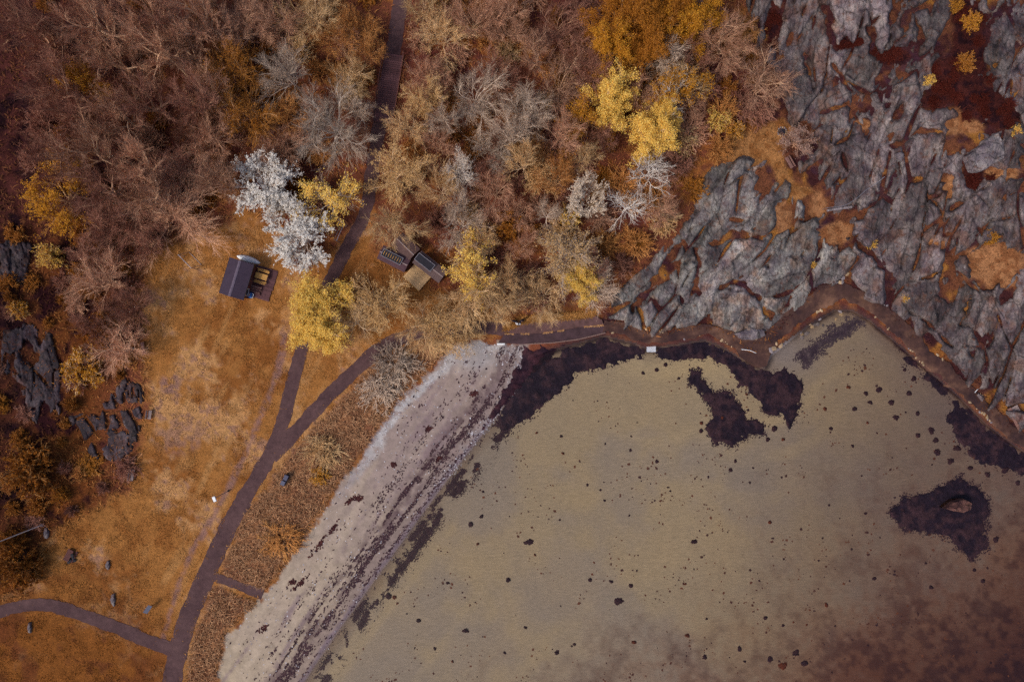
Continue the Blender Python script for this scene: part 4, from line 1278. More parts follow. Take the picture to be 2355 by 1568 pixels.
for k in range(3): shrub_model('bush', 1120 + k, nst=60, nbr=6, nsub=2, leaves=dict(per=3, size=.05, keep=.8, spread=.035, clump=(3.0, 870 + 9 * k, -.5)))
for k in range(2): shrub_model('budbush', 1140 + k, nst=80, leaves=dict(per=1, size=.026, keep=.75, spread=.02))

TW = {
    'heath': mat_twig('heather_twigs', lin(78, 36, 34), lin(112, 62, 54)),
    'rose': mat_twig('rosy_twigs', lin(186, 138, 112), lin(228, 182, 150)),
    'pink': mat_twig('pinkish_twigs', lin(170, 119, 97), lin(227, 181, 152)),
    'plum': mat_twig('plum_twigs', lin(134, 85, 74), lin(190, 141, 121)),
    'grey': mat_twig('grey_twigs', lin(180, 156, 140), lin(230, 208, 188)),
    'tan': mat_twig('tan_twigs', lin(202, 158, 108), lin(246, 212, 164)),
    'pale': mat_twig('pale_twigs', lin(214, 198, 186), lin(244, 238, 232), .06),
    'orange': mat_twig('orange_twigs', lin(172, 114, 64), lin(218, 160, 98)),
}
BK = {
    'rose': mat_twig('rosy_bark', lin(170, 130, 112), lin(208, 168, 146)),
    'pink': mat_twig('pinkish_bark', lin(186, 146, 120), lin(230, 194, 162)),
    'plum': mat_twig('plum_bark', lin(156, 114, 94), lin(202, 162, 134)),
    'grey': mat_twig('grey_bark', lin(192, 172, 160), lin(234, 218, 204)),
    'tan': mat_twig('tan_bark', lin(204, 170, 134), lin(244, 216, 182)),
    'pale': mat_twig('pale_bark', lin(216, 206, 202), lin(246, 242, 240), .05),
    'orange': mat_twig('orange_bark', lin(174, 132, 96), lin(214, 174, 132)),
}
LF = {
    'yellow': mat_leaf('yellow_leaves', lin(226, 170, 66), lin(255, 224, 126)),
    'gold': mat_leaf('golden_leaves', lin(158, 98, 26), lin(214, 156, 58)),
    'amber': mat_leaf('amber_leaves', lin(140, 84, 30), lin(186, 124, 50)),
    'olive': mat_leaf('rust_leaves', lin(112, 62, 28), lin(164, 104, 44)),
    'white': mat_leaf('white_blossom', lin(222, 212, 202), lin(252, 250, 246), .03),
    'cream': mat_leaf('cream_blossom', lin(216, 190, 168), lin(250, 238, 222), .05),
    'rose': mat_leaf('rosy_blossom', lin(150, 110, 100), lin(206, 178, 162), .05),
    'bud': mat_leaf('tan_buds', lin(190, 146, 90), lin(234, 196, 140)),
    'red': mat_leaf('red_heather', lin(64, 22, 22), lin(100, 44, 34)),
}


def plant(name, key, px, py, rad, hgt, tw, lf, label, cat, group=None, var=None, lift=0.66):
    ms = MODELS[key]
    m = ms[(var if var is not None else RNG.randint(len(ms))) % len(ms)]
    # the crown is seen at px, py: find the foot of an upright plant
    bx, by = px, py
    for _ in range(2):
        zb = z1(bx, by)
        zc_ = zb + hgt * lift
        k = (CAMH - zc_) / (CAMH - zb)
        bx = CX + (px - CX) * k; by = CY + (py - CY) * k
    loc = W(bx, by, z1(bx, by))
    o = thing(name, loc, label, cat, group, RNG.uniform(0, 6.283))
    rm = rad * (1.18 if m['trunk'] else 1.0) * S * (CAMH - hgt * lift) / CAMH
    sx = rm / m['R']; sz = hgt / m['H']
    o.scale = (sx * RNG.uniform(.94, 1.06), sx * RNG.uniform(.94, 1.06), sz)
    if m['trunk']: obj('trunk', m['trunk'], BK[tw], o)
    obj('crown' if m['trunk'] else 'twigs', m['crown'], TW[tw], o)
    if m['leaf'] is not None and lf: obj('foliage', m['leaf'], LF[lf], o)
    return o


LANDMARKS = [(592, 432, 'the white blossom'), (745, 445, 'the thin yellow tree by the path'), (900, 160, 'the boardwalk'), (915, 402, 'the dense tan tree by the path'), (960, 620, 'the dark sheds'),
             (1430, 60, 'the amber cluster'), (1410, 205, 'the golden ring'), (1492, 300, 'the brightest yellow tree'), (1460, 435, 'the pale dead trees'), (1347, 458, 'the cream blossom'), (1740, 320, 'the grass clearing'),
             (1760, 120, 'the rock edge'), (1392, 662, 'the quay bushes'), (392, 495, 'the broad pinkish dome'), (135, 440, 'the golden slope tree'), (190, 190, 'the golden tree in the dark wood'), (545, 165, 'the tan golden trees'),
             (740, 292, 'the wide grey bare tree'), (1062, 402, 'the cream budding tree'), (1215, 260, 'the middle of the wood'), (1290, 60, 'the plum thicket'), (1060, 60, 'the far end of the boardwalk'), (280, 40, 'the far corner of the dark wood'),
             (60, 250, 'the outer edge of the dark wood'), (700, 60, 'the wood behind the tan golden trees'), (320, 300, 'the heart of the dark wood'), (185, 850, 'the round golden bush on the slope'), (60, 880, 'the long slope rock'), (250, 990, 'the cracked slope rock'),
             (65, 1085, 'the big rust bush'), (100, 1280, 'the flagpole'), (90, 600, 'the slope saplings'), (275, 760, 'the upper lawn bench'), (1165, 520, 'the orange bush behind the sheds'), (1250, 680, 'the trees above the quay')]


def zone(px, py):
    best = min(LANDMARKS, key=lambda q: (q[0] - px) ** 2 + (q[1] - py) ** 2)
    return ('near ' + best[2], best[2])


KIND = {   # key -> name, words, category
    ('bare', 'pink'): ('bare_tree', 'leafless pinkish brown tree', 'tree'), ('bare', 'plum'): ('bare_tree', 'leafless dark plum brown tree', 'tree'),
    ('bare', 'grey'): ('bare_tree', 'leafless grey tree with spreading branches', 'tree'), ('bare', 'tan'): ('bare_tree', 'leafless pale tan tree with crooked branches', 'tree'),
    ('tall', 'pink'): ('tall_bare_tree', 'tall long trunked leafless pinkish tree', 'tree'), ('tall', 'plum'): ('tall_bare_tree', 'tall long trunked leafless dark tree', 'tree'),
    ('tall', 'grey'): ('tall_bare_tree', 'tall long trunked leafless grey tree', 'tree'),
    ('fine', 'pink'): ('twiggy_tree', 'hazy fine twigged pinkish tree', 'tree'), ('fine', 'tan'): ('twiggy_tree', 'hazy fine twigged tan tree', 'tree'),
    ('fine', 'grey'): ('twiggy_tree', 'hazy fine twigged grey tree', 'tree'), ('fine', 'orange'): ('twiggy_tree', 'hazy fine twigged orange brown tree', 'tree'),
    ('fine', 'plum'): ('twiggy_tree', 'hazy fine twigged plum coloured tree', 'tree'),
    ('shrub', 'pink'): ('bare_shrub', 'low leafless pinkish shrub', 'shrub'), ('shrub', 'plum'): ('bare_shrub', 'low leafless plum brown shrub', 'shrub'),
    ('shrub', 'orange'): ('bare_shrub', 'low leafless orange brown shrub', 'shrub'), ('shrub', 'tan'): ('bare_shrub', 'low leafless tan shrub', 'shrub'), ('shrub', 'grey'): ('bare_shrub', 'low leafless grey shrub', 'shrub'),
    ('bush', 'gold'): ('golden_bush', 'small golden leaved bush', 'bush'), ('bush', 'amber'): ('amber_bush', 'small amber leaved bush', 'bush'), ('bush', 'olive'): ('rusty_bush', 'small rust leaved bush', 'bush'),
    ('bush', 'yellow'): ('yellow_bush', 'small bright yellow bush', 'bush'),
}


def auto(key, tw, lf, px, py, rad, hgt):
    nm, words_, cat = KIND[(key, lf if key == 'bush' else tw)]
    ph, zk = zone(px, py)
    return plant(nm, key, px, py, rad, hgt, tw, lf, words_ + ' ' + ph, cat, words_ + ' ' + ph, lift=0.66 if key not in ('shrub', 'bush') else 0.4)


# ---- named single trees
plant('yellow_tree', 'leafy', 722, 690, 66, 7.5, 'tan', 'yellow', 'large round bright yellow tree beside the cabin lawn, overhanging the path', 'tree', var=0)
plant('yellow_tree', 'leafy', 742, 758, 54, 6.5, 'tan', 'yellow', 'bright yellow tree whose crown hangs over the path fork', 'tree', var=1)
plant('blossom_tree', 'blossom', 590, 436, 70, 7.0, 'grey', 'white', 'white blossoming tree with spiky sprays, the one farther from the path', 'tree', var=0)
plant('blossom_tree', 'blossom', 645, 484, 48, 6.5, 'grey', 'white', 'white blossoming tree in the middle of the blossom row', 'tree', var=1)
plant('blossom_tree', 'blossom', 705, 540, 68, 7.0, 'grey', 'white', 'white blossoming tree nearest the asphalt path and grey goal frame', 'tree', var=0)
plant('sparse_golden_tree', 'gold', 745, 445, 70, 7.5, 'grey', 'yellow', 'thinly leaved yellow tree beside the white blossom, along the path', 'tree', var=0)
plant('haze_tree', 'fine', 398, 505, 108, 6.0, 'rose', None, 'broad hazy pinkish dome of fine twigs at the top of the lawn', 'tree', var=1)
plant('golden_tree', 'leafy', 1410, 205, 58, 10, 'tan', 'yellow', 'bright yellow full tree on the boardwalk side of the golden ring', 'tree', var=1)
plant('golden_tree', 'leafy', 1492, 298, 55, 9, 'tan', 'yellow', 'brightest yellow tree, closest to the pale dead trees', 'tree', var=2)
plant('golden_tree', 'leafy', 1532, 250, 34, 8, 'tan', 'yellow', 'narrow yellow tree squeezed behind the brightest yellow tree', 'tree', var=0)
plant('golden_tree', 'gold', 1580, 195, 62, 10, 'tan', 'gold', 'thin golden tree with pale branches inside the golden ring', 'tree', var=1)
plant('golden_tree', 'gold', 1372, 272, 66, 8, 'orange', 'gold', 'thin dark golden tree beside the bright yellow one', 'tree', var=0)
for (a, b, c, lf_, nm) in ((1430, 40, 64, 'amber', 'amber leaved tree at the boardwalk end of the amber cluster'), (1500, 30, 62, 'amber', 'amber leaved tree in the middle of the amber cluster'),
                           (1590, 50, 60, 'gold', 'golden amber tree at the rock end of the amber cluster'), (1420, 105, 54, 'gold', 'golden amber tree hanging toward the bright yellow tree'),
                           (1490, 110, 50, 'amber', 'small amber tree next to the grey forked tree'), (1560, 10, 50, 'amber', 'small amber tree behind the golden amber one at the rock end')):
    plant('amber_tree', 'leafy', a, b, c, 10.5, 'orange', lf_, nm, 'tree', 'amber trees in a cluster')
plant('dead_tree', 'dead', 1478, 396, 60, 8.5, 'pale', None, 'pale leafless dead tree, the one with the longer upper branches', 'tree', var=0)
plant('dead_tree', 'dead', 1444, 474, 56, 8, 'pale', None, 'pale leafless dead tree beside the cream blossom', 'tree', var=1)
plant('dead_tree', 'dead', 1545, 195, 52, 11, 'pale', None, 'pale crooked dead tree standing among the golden trees', 'tree', var=1)
plant('bare_tree', 'bare', 1535, 120, 52, 11, 'grey', None, 'grey forked bare tree between amber and golden trees', 'tree', var=2)
plant('haze_tree', 'fine', 1480, 220, 42, 9, 'pink', None, 'hazy pinkish twiggy tree enclosed by the golden ring', 'tree', var=0)
plant('cream_tree', 'blossom', 1347, 458, 46, 8.5, 'tan', 'cream', 'cream blossoming round tree beside the pale dead trees', 'tree', var=1)
plant('blossom_tree', 'gold', 1838, 328, 36, 4, 'plum', 'rose', 'rosy white blossoming tree at the rock face by the fire pit', 'tree', var=0)
plant('yellow_bush', 'bush', 1312, 495, 32, 6, 'tan', 'yellow', 'small bright yellow bush touching the cream blossom tree', 'bush', lift=.5)
plant('yellow_tree', 'gold', 1090, 600, 70, 7, 'tan', 'yellow', 'thinly leaved bright yellow tree beside the dark sheds', 'tree', var=1)
plant('yellow_tree', 'leafy', 1345, 640, 44, 5, 'tan', 'yellow', 'bright yellow tree touching the grey bush above the quay', 'tree', var=2)
plant('grey_bush', 'fine', 1392, 662, 50, 4, 'grey', None, 'grey twiggy round bush at the foot of the rocks above the quay', 'bush', var=2)
plant('bud_tree', 'bud', 906, 402, 66, 8, 'tan', 'bud', 'dense tan budding tree beside the path below the boardwalk', 'tree', var=0)
plant('bare_tree', 'bare', 906, 500, 64, 8, 'tan', None, 'pale bare tree overhanging the dark shed roofs', 'tree', var=0)
plant('bare_tree', 'bare', 942, 298, 52, 8, 'tan', None, 'pale bare tree at the near end of the boardwalk', 'tree', var=3)
plant('bud_tree', 'bud', 972, 225, 44, 8, 'tan', 'bud', 'tan and golden budding tree leaning over the boardwalk', 'tree', var=1)
plant('bare_tree', 'bare', 740, 292, 84, 11, 'grey', None, 'wide grey bare tree behind the white blossom trees', 'tree', var=1)
plant('bare_tree', 'bare', 1066, 680, 92, 9, 'tan', None, 'very wide tan bare tree beyond the wooden platform', 'tree', var=2)
plant('bare_tree', 'bare', 1132, 698, 52, 8, 'tan', None, 'tan bare tree reaching over the quay end', 'tree', var=4)
plant('bud_tree', 'bud', 872, 700, 66, 8, 'tan', 'bud', 'tan budding tree in the grass between the two path branches', 'tree', var=1)
plant('bare_tree', 'bare', 962, 758, 60, 7, 'tan', None, 'tan bare tree shading the end of the shoreward path', 'tree', var=1)
plant('bud_tree', 'bud', 1035, 752, 58, 7, 'tan', 'bud', 'tan budding tree where the shoreward path meets the beach top', 'tree', var=0)
plant('bare_tree', 'bare', 1082, 766, 40, 5.5, 'tan', None, 'tan bare tree standing between beach top and quay', 'tree', var=0)
plant('bare_tree', 'bare', 800, 730, 52, 6, 'tan', None, 'small starlike bare tree beside the big yellow tree', 'tree', var=3)
plant('bud_tree', 'bud', 1298, 570, 70, 7, 'grey', 'bud', 'round grey green twiggy tree between cream blossom and quay', 'tree', var=0)
plant('twiggy_tree', 'fine', 1250, 680, 54, 5, 'tan', None, 'round tan twiggy tree above the quay paving', 'tree', var=0)
plant('twiggy_tree', 'fine', 1180, 632, 42, 6, 'tan', None, 'tan twiggy tree between the yellow tree and the quay', 'tree', var=1)
plant('twiggy_tree', 'fine', 1075, 505, 64, 7, 'grey', None, 'grey hazy tree behind the thin yellow tree by the sheds', 'tree', var=2)
plant('amber_bush', 'bush', 1165, 520, 42, 4, 'orange', 'amber', 'orange brown bush behind the thin yellow tree by the sheds', 'bush', lift=.4)
plant('bud_tree', 'bud', 1062, 402, 42, 7, 'pale', 'cream', 'pale cream budding tree in the mid wood', 'tree', var=0)
plant('plum_shrub', 'shrub', 690, 592, 36, 1.8, 'plum', None, 'low plum coloured twig shrub between blossom and yellow tree', 'shrub', lift=.4)
plant('grey_shrub', 'shrub', 912, 838, 62, 2.2, 'grey', None, 'grey twiggy shrub on the bank between path and beach, nearer the quay', 'shrub', lift=.3)
plant('grey_shrub', 'shrub', 872, 893, 54, 2.0, 'grey', None, 'grey twiggy shrub on the bank between path and beach, beside the shingle', 'shrub', lift=.3)
plant('tan_shrub', 'shrub', 745, 1035, 52, 2.0, 'tan', None, 'wide tan twig shrub beside the path fork', 'shrub', lift=.3)
plant('yellow_bush', 'bush', 735, 1096, 30, 1.4, 'tan', 'gold', 'round golden bush in the dry grass beside the litter bins', 'bush', lift=.3)
plant('tan_shrub', 'shrub', 645, 1240, 56, 1.4, 'orange', None, 'sprawling thin brown shrub in the dry grass by the main path', 'shrub', lift=.3)
plant('yellow_bush', 'bush', 185, 850, 52, 3.0, 'tan', 'gold', 'round golden bush on the dark slope between rocks and bench', 'bush', lift=.4)
plant('rusty_bush', 'bush', 65, 1085, 72, 5, 'orange', 'olive', 'large rust coloured bush below the dark slope rocks', 'bush', lift=.4)
plant('rusty_bush', 'bush', 38, 1310, 58, 5, 'orange', 'olive', 'rust coloured bush beside the flagpole', 'bush', lift=.4)
plant('rusty_bush', 'bush', 20, 1250, 40, 4, 'orange', 'olive', 'smaller rust coloured bush behind the flagpole', 'bush', lift=.4)
plant('golden_tree', 'gold', 135, 440, 80, 8, 'orange', 'gold', 'golden leafy tree at the dark edge of the slope', 'tree', var=0)
plant('golden_tree', 'gold', 190, 190, 52, 9, 'orange', 'gold', 'golden leafy tree among the tall dark trees', 'tree', var=1)
plant('twiggy_tree', 'bud', 545, 165, 66, 9, 'orange', 'amber', 'tan golden budding tree on the cabin side, farther from the blossom', 'tree', var=0)
plant('twiggy_tree', 'bud', 560, 262, 68, 9, 'orange', 'amber', 'tan golden budding tree just behind the white blossom', 'tree', var=1)
plant('bare_tree', 'bare', 228, 655, 70, 7, 'pink', None, 'pinkish bare tree leaning from the lawn edge toward the slope', 'tree', var=0)
plant('bare_tree', 'bare', 275, 802, 58, 6, 'pink', None, 'pinkish bare tree beside the upper lawn bench', 'tree', var=1)
plant('bare_tree', 'bare', 200, 592, 52, 7, 'plum', None, 'dark bare tree behind the golden sapling on the slope', 'tree', var=2)
plant('yellow_bush', 'bush', 112, 590, 32, 4, 'tan', 'yellow', 'yellow sapling below the dark bare tree on the slope', 'bush', lift=.4)
plant('yellow_bush', 'bush', 38, 712, 26, 2, 'tan', 'gold', 'little golden bush at the head of the slope rocks', 'bush', lift=.4)
for (a, b, c, nm) in ((2138, 185, 18, 'bright yellow bush standing alone in the heather gully'), (2235, 50, 28, 'golden bush at the top of the heather gully'), (2222, 145, 30, 'orange bush halfway up the heather gully'),
                      (2198, 14, 20, 'small gold bush in the shade above the gully'), (2003, 560, 15, 'small yellow bush at the head of the grassy crack'), (2280, 545, 24, 'yellow bush beside the wide tan grass patch'),
                      (2078, 686, 11, 'tiny yellow bush above the bend of the shore path'), (1868, 608, 10, 'tiny yellow bush in the dark rock cleft'), (2335, 300, 14, 'golden tuft behind the cracked boulder')):
    plant('golden_bush', 'bush', a, b, c * (.85 if c > 16 else 1), 1.4 if c < 20 else 2.2, 'orange', 'amber' if 'orange' in nm else ('yellow' if c < 19 else 'gold'), nm, 'bush', lift=.4)
plant('yellow_bush', 'bush', 1655, 275, 30, 3, 'tan', 'yellow', 'yellow leafed sapling beside the grass clearing', 'bush', lift=.4)
plant('yellow_bush', 'bush', 1690, 300, 26, 3, 'tan', 'gold', 'golden sapling on the rim of the grass clearing', 'bush', lift=.4)
plant('bare_tree', 'bare', 1755, 185, 66, 7, 'pink', None, 'pinkish bare tree at the rock edge above the clearing', 'tree', var=1)
plant('bare_tree', 'bare', 1650, 70, 60, 9, 'pink', None, 'pinkish bare tree leaning beside the amber cluster', 'tree', var=3)

# ---- the rest of the wood
TALL = [(120, 60), (205, 28), (300, 40), (385, 25), (255, 130), (345, 105), (330, 225), (250, 265), (425, 130), (420, 235), (200, 330), (290, 345), (150, 250), (470, 60), (100, 150), (215, 415), (330, 420), (90, 350), (60, 60), (20, 20)]
for i, (a, b) in enumerate(TALL):
    auto('tall', 'plum' if (i % 3 == 0 or a < 130) else 'pink', None, a, b, RNG.uniform(58, 78), RNG.uniform(13, 18))
MID = [('bare', 'pink', 560, 45, 62), ('bare', 'pink', 640, 50, 66), ('bare', 'tan', 720, 35, 66), ('bare', 'grey', 660, 175, 68), ('bare', 'tan', 790, 175, 58), ('fine', 'orange', 800, 60, 60), ('fine', 'orange', 828, 110, 44),
       ('bare', 'tan', 960, 5, 46), ('fine', 'tan', 1025, 80, 66), ('fine', 'pink', 1085, 35, 62), ('fine', 'pink', 1150, 60, 56), ('bare', 'pink', 1150, 15, 50), ('fine', 'grey', 1090, 215, 68), ('fine', 'grey', 1125, 335, 58),
       ('fine', 'pink', 1010, 335, 48), ('bare', 'grey', 1180, 310, 54), ('bare', 'tan', 1205, 372, 44), ('bare', 'grey', 1215, 255, 64), ('bare', 'pink', 1222, 120, 48), ('fine', 'plum', 1285, 50, 66), ('fine', 'plum', 1340, 110, 50),
       ('fine', 'pink', 1290, 190, 60), ('bare', 'pink', 1285, 300, 54), ('shrub', 'plum', 1330, 350, 48), ('bare', 'tan', 1350, 350, 30), ('shrub', 'tan', 1240, 410, 50), ('fine', 'orange', 1280, 410, 46), ('bare', 'grey', 1260, 480, 34),
       ('shrub', 'orange', 1390, 560, 44), ('shrub', 'orange', 1460, 560, 46), ('fine', 'plum', 1600, 130, 50), ('shrub', 'plum', 1620, 200, 50), ('shrub', 'pink', 1580, 300, 54), ('bare', 'pink', 1540, 480, 42), ('shrub', 'orange', 1440, 430, 60),
       ('shrub', 'orange', 1500, 440, 54), ('shrub', 'plum', 1560, 380, 44), ('fine', 'pink', 640, 330, 56), ('fine', 'orange', 640, 250, 52), ('bare', 'pink', 470, 300, 66), ('bare', 'plum', 400, 390, 60), ('bare', 'pink', 500, 400, 52),
       ('bare', 'pink', 480, 210, 62), ('fine', 'pink', 822, 315, 34), ('bare', 'grey', 815, 250, 38), ('fine', 'pink', 1000, 180, 54), ('bare', 'grey', 1010, 260, 46), ('fine', 'tan', 1010, 430, 50), ('fine', 'pink', 1140, 440, 56),
       ('fine', 'tan', 1110, 560, 40), ('fine', 'plum', 1160, 170, 56), ('bare', 'plum', 1380, 160, 50), ('fine', 'plum', 290, 500, 60), ('bare', 'plum', 240, 510, 60), ('fine', 'plum', 320, 570, 40), ('fine', 'plum', 290, 700, 46),
       ('shrub', 'orange', 290, 740, 40), ('bush_o', 'orange', 240, 760, 44), ('bare', 'pink', 1700, 120, 48), ('shrub', 'plum', 1720, 240, 50), ('shrub', 'orange', 1660, 340, 36)]
for (k, t, a, b, c) in MID:
    if k == 'bush_o': auto('bush', 'orange', 'olive', a, b, c, 3); continue
    auto(k, t, None, a, b, c, {'bare': RNG.uniform(8, 11), 'fine': RNG.uniform(6, 9), 'shrub': RNG.uniform(2.2, 3.4)}[k])
# scattered understorey
PTS = []
tries = 0
while len(PTS) < 210 and tries < 6000:
    tries += 1
    a = RNG.uniform(-60, 1760); b = RNG.uniform(-60, 780)
    A, B = np.array([a]), np.array([b])
    if sdf(WOOD, A, B)[0] < 6 or not path_clear(A, B, 56)[0]: continue
    if 850 < a < 1120 and 530 < b < 730: continue
    if sdf(ROCKALL, A, B)[0] > -12 or sdf(CLEAR, A, B)[0] > -20: continue
    if any((a - q[0]) ** 2 + (b - q[1]) ** 2 < 40 ** 2 for q in PTS): continue
    PTS.append((a, b))
for (a, b) in PTS:
    u = RNG.rand()
    left = a < 430
    if u < 0.62: auto('shrub', RNG.choice(['plum', 'plum', 'pink'] if left else ['plum', 'pink', 'orange', 'orange', 'tan']), None, a, b, RNG.uniform(26, 46), RNG.uniform(1.6, 3.2))
    elif u < 0.86: auto('bush', 'orange', 'olive' if left or RNG.rand() < .5 else 'amber', a, b, RNG.uniform(16, 34), RNG.uniform(1.2, 2.6))
    else: auto('fine', 'plum' if left else RNG.choice(['pink', 'plum', 'orange']), None, a, b, RNG.uniform(30, 48), RNG.uniform(4, 7))
# scrub on the dark slope
PTS2 = []
tries = 0
while len(PTS2) < 70 and tries < 4000:
    tries += 1
    a = RNG.uniform(-60, 320); b = RNG.uniform(480, 1340)
    A, B = np.array([a]), np.array([b])
    if sdf(LAWN, A, B)[0] > -14 or sdf(L1, A, B)[0] > -14 or sdf(L2, A, B)[0] > -10: continue
    if any((a - q[0]) ** 2 + (b - q[1]) ** 2 < 30 ** 2 for q in PTS2): continue
    PTS2.append((a, b))
for (a, b) in PTS2:
    if RNG.rand() < .5: auto('bush', 'orange', RNG.choice(['olive', 'olive', 'amber']), a, b, RNG.uniform(14, 32), RNG.uniform(.8, 2.2))
    else: auto('shrub', RNG.choice(['plum', 'orange']), None, a, b, RNG.uniform(16, 34), RNG.uniform(.8, 2.0))
# heather cushions in the gully
for (hx, hy, rx, ry) in HEATH:
    for k in range(5):
        a = hx + RNG.normal(0, .5) * rx; b = hy + RNG.normal(0, .5) * ry
        plant('heather_cushion', 'bush', a, b, RNG.uniform(9, 20), RNG.uniform(.4, .9), 'heath', 'red', 'low dark red heather cushion among the grey rocks', 'heather', 'heather cushions among the rocks', lift=.3)


# ------------------------------------------------------------------ single things
def local(root):
    """point in plan units and height -> coordinates in the frame of an unrotated root"""
    return lambda px, py, z: W(px, py, z) - root.location


def P2(px, py):      # photo pixel -> plan unit
    return px * 2354.0 / 2500.0, py * 2354.0 / 2500.0


def up(px, py, z):
    """photo pixel of a point that stands at height z"""
    a, b = P2(px, py)
    return W(a, b, z)


WOODS = {
    'dark': mat_simple('dark_brown_boards', lin(98, 62, 60), .85, .3, 3.0, stretch=((1, 9, 1), 0)),
    'mid': mat_simple('weathered_boards', lin(132, 98, 92), .85, .25, 3.0, rnd=.14),
    'tan': mat_simple('tan_boards', lin(196, 148, 84), .8, .15, 3.0, rnd=.1),
    'grey': mat_simple('grey_boards', lin(150, 132, 130), .85, .2, 3.0, rnd=.12),
    'pale': mat_simple('pale_boards', lin(206, 208, 216), .7, .1, 3.0, rnd=.08),
    'plank': mat_simple('dark_planks', lin(92, 62, 66), .85, .25, 3.0, rnd=.2),
}
METAL = mat_simple('grey_metal', lin(150, 146, 156), .45, .1, 4.0, metal=.4)
BLACK = mat_simple('black_cover', lin(34, 32, 42), .6, .2, 4.0)
WHITE = mat_simple('white_paint', lin(236, 240, 246), .4, .04, 3.0)
BLUE = mat_simple('blue_plastic', lin(38, 84, 150), .4, .1, 3.0)
ROOF = mat_simple('dark_roofing_felt', lin(64, 52, 68), .85, .16, 1.4, bstr=.2)
RIDGE = mat_simple('worn_ridge_felt', lin(104, 92, 108), .85, .25, 3.0)
WALLM = mat_simple('brown_board_wall', lin(88, 52, 48), .85, .2, 3.0)
CLOTHW = mat_simple('white_jacket', lin(240, 242, 250), .7, .05, 6.0)
CLOTHD = mat_simple('dark_clothes', lin(40, 36, 48), .8, .15, 6.0)
SKIN = mat_simple('skin', lin(196, 142, 118), .6, .05, 6.0)
HAIR = mat_simple('dark_hair', lin(44, 34, 36), .5, .15, 8.0)


def quad_frame(c0, c1, c2, c3, z):
    """roof corners seen in the photo at height z -> centre, axes and sizes"""
    p = [up(*c, z) for c in (c0, c1, c2, c3)]
    ctr = (p[0] + p[1] + p[2] + p[3]) / 4
    ax = ((p[1] - p[0]) + (p[2] - p[3])) / 2; ay = ((p[3] - p[0]) + (p[2] - p[1])) / 2
    return ctr, ax.length, ay.length, math.atan2(ax.y, ax.x)


# ---- the cabin
ctr, wx_, wy_, rz = quad_frame((559, 628), (619, 646), (591, 733), (532, 715), 2.9)
cab = thing('cabin', Vector((ctr.x, ctr.y, 0)), 'dark roofed wooden cabin standing on the golden lawn', 'cabin', rot=rz)
RH, EH = 3.25, 2.55
b = MB(); b.box((0, 0, 1.2), (wx_ - .5, wy_ - .6, 2.6))
wall = obj('wall', b.mesh('wall'), WALLM, cab)
b = MB(); b.add([(-(wx_ / 2 - .25), y_, 2.45) for y_ in (-(wy_ / 2 - .3), wy_ / 2 - .3)] + [(0, y_, RH - .08) for y_ in (-(wy_ / 2 - .3), wy_ / 2 - .3)] + [(wx_ / 2 - .25, y_, 2.45) for y_ in (-(wy_ / 2 - .3), wy_ / 2 - .3)], [(0, 4, 2), (1, 3, 5)])
obj('gable', b.mesh('gable'), WALLM, cab)
roof = thing('roof', (0, 0, 0)); roof.parent = cab
bpy.data.objects.remove(roof)
sl = math.atan2(RH - EH, wx_ / 2)
ln = math.hypot(wx_ / 2, RH - EH)
rb = MB()
for sgn in (-1, 1):
    t_ = Matrix.Rotation(sl * sgn, 3, 'Y')
    rb.box((sgn * wx_ / 4, 0, (RH + EH) / 2), (ln, wy_, .07), 0, t_)
roof = obj('roof', rb.mesh('roof'), ROOF, cab)
for k in range(1, 6):      # overlapping sheets of felt
    for sgn in (-1, 1):
        t_ = Matrix.Rotation(sl * sgn, 3, 'Y')
        q = MB(); q.box((sgn * wx_ / 4, -wy_ / 2 + wy_ * k / 6, (RH + EH) / 2 + .042), (ln - .02, .05, .012), 0, t_)
        obj('felt_seam', q.mesh('felt_seam'), ROOF, roof)
q = MB()
for sgn in (-1, 1): q.box((sgn * .09, 0, RH + .025), (.2, wy_ - .02, .025), 0, Matrix.Rotation(sl * sgn, 3, 'Y'))
obj('ridge_cap', q.mesh('ridge_cap'), RIDGE, roof)
for sgn in (-1, 1):
    q = MB(); q.box((sgn * (wx_ / 2 + .01), 0, EH - .02), (.05, wy_, .14)); obj('fascia', q.mesh('fascia'), BLACK, roof)
q = MB(); q.box((wx_ / 2 - .24, .3, 1.15), (.06, .95, 2.0)); d_ = obj('door', q.mesh('door'), WOODS['dark'], cab)
q = MB(); q.box((wx_ / 2 - .19, -.05, 1.15), (.05, .04, .15)); obj('handle', q.mesh('handle'), METAL, d_)
q = MB(); q.box((wx_ / 2 - .23, -1.4, 1.5), (.05, .9, .8)); w_ = obj('window', q.mesh('window'), BLACK, cab)
for (yy, zz, a1, a2) in ((-1.4, 1.92, .98, .06), (-1.4, 1.08, .98, .06), (-1.88, 1.5, .06, .8), (-.92, 1.5, .06, .8)):
    q = MB(); q.box((wx_ / 2 - .2, yy, zz), (.06, a1, a2)); obj('frame', q.mesh('frame'), WHITE, w_)
q = MB(); q.box((-wx_ / 2 - .25, .5, .5), (.9, 1.5, 1.0), ch=.05)
obj('lean_to', q.mesh('lean_to'), WOODS['dark'], cab)

# ---- deck of boards beside the cabin
dk = thing('wooden_deck', up(640, 688, .12), 'brown boarded deck beside the cabin door', 'deck', rot=rz)
for k in range(17):
    yy = -2.35 + k * .27
    L = 3.3 if yy > -1.0 else 2.9
    q = MB(); q.box((0, 0, 0), (L, .255, .07), ch=.01)
    o = obj('board', q.mesh('board'), WOODS['plank'], dk, (RNG.uniform(-.04, .04) + (.15 if yy > -1 else .25), yy, 0))
q = MB(); q.box((.1, 0, -.09), (2.6, 4.2, .08)); obj('joist', q.mesh('joist'), WALLM, dk)


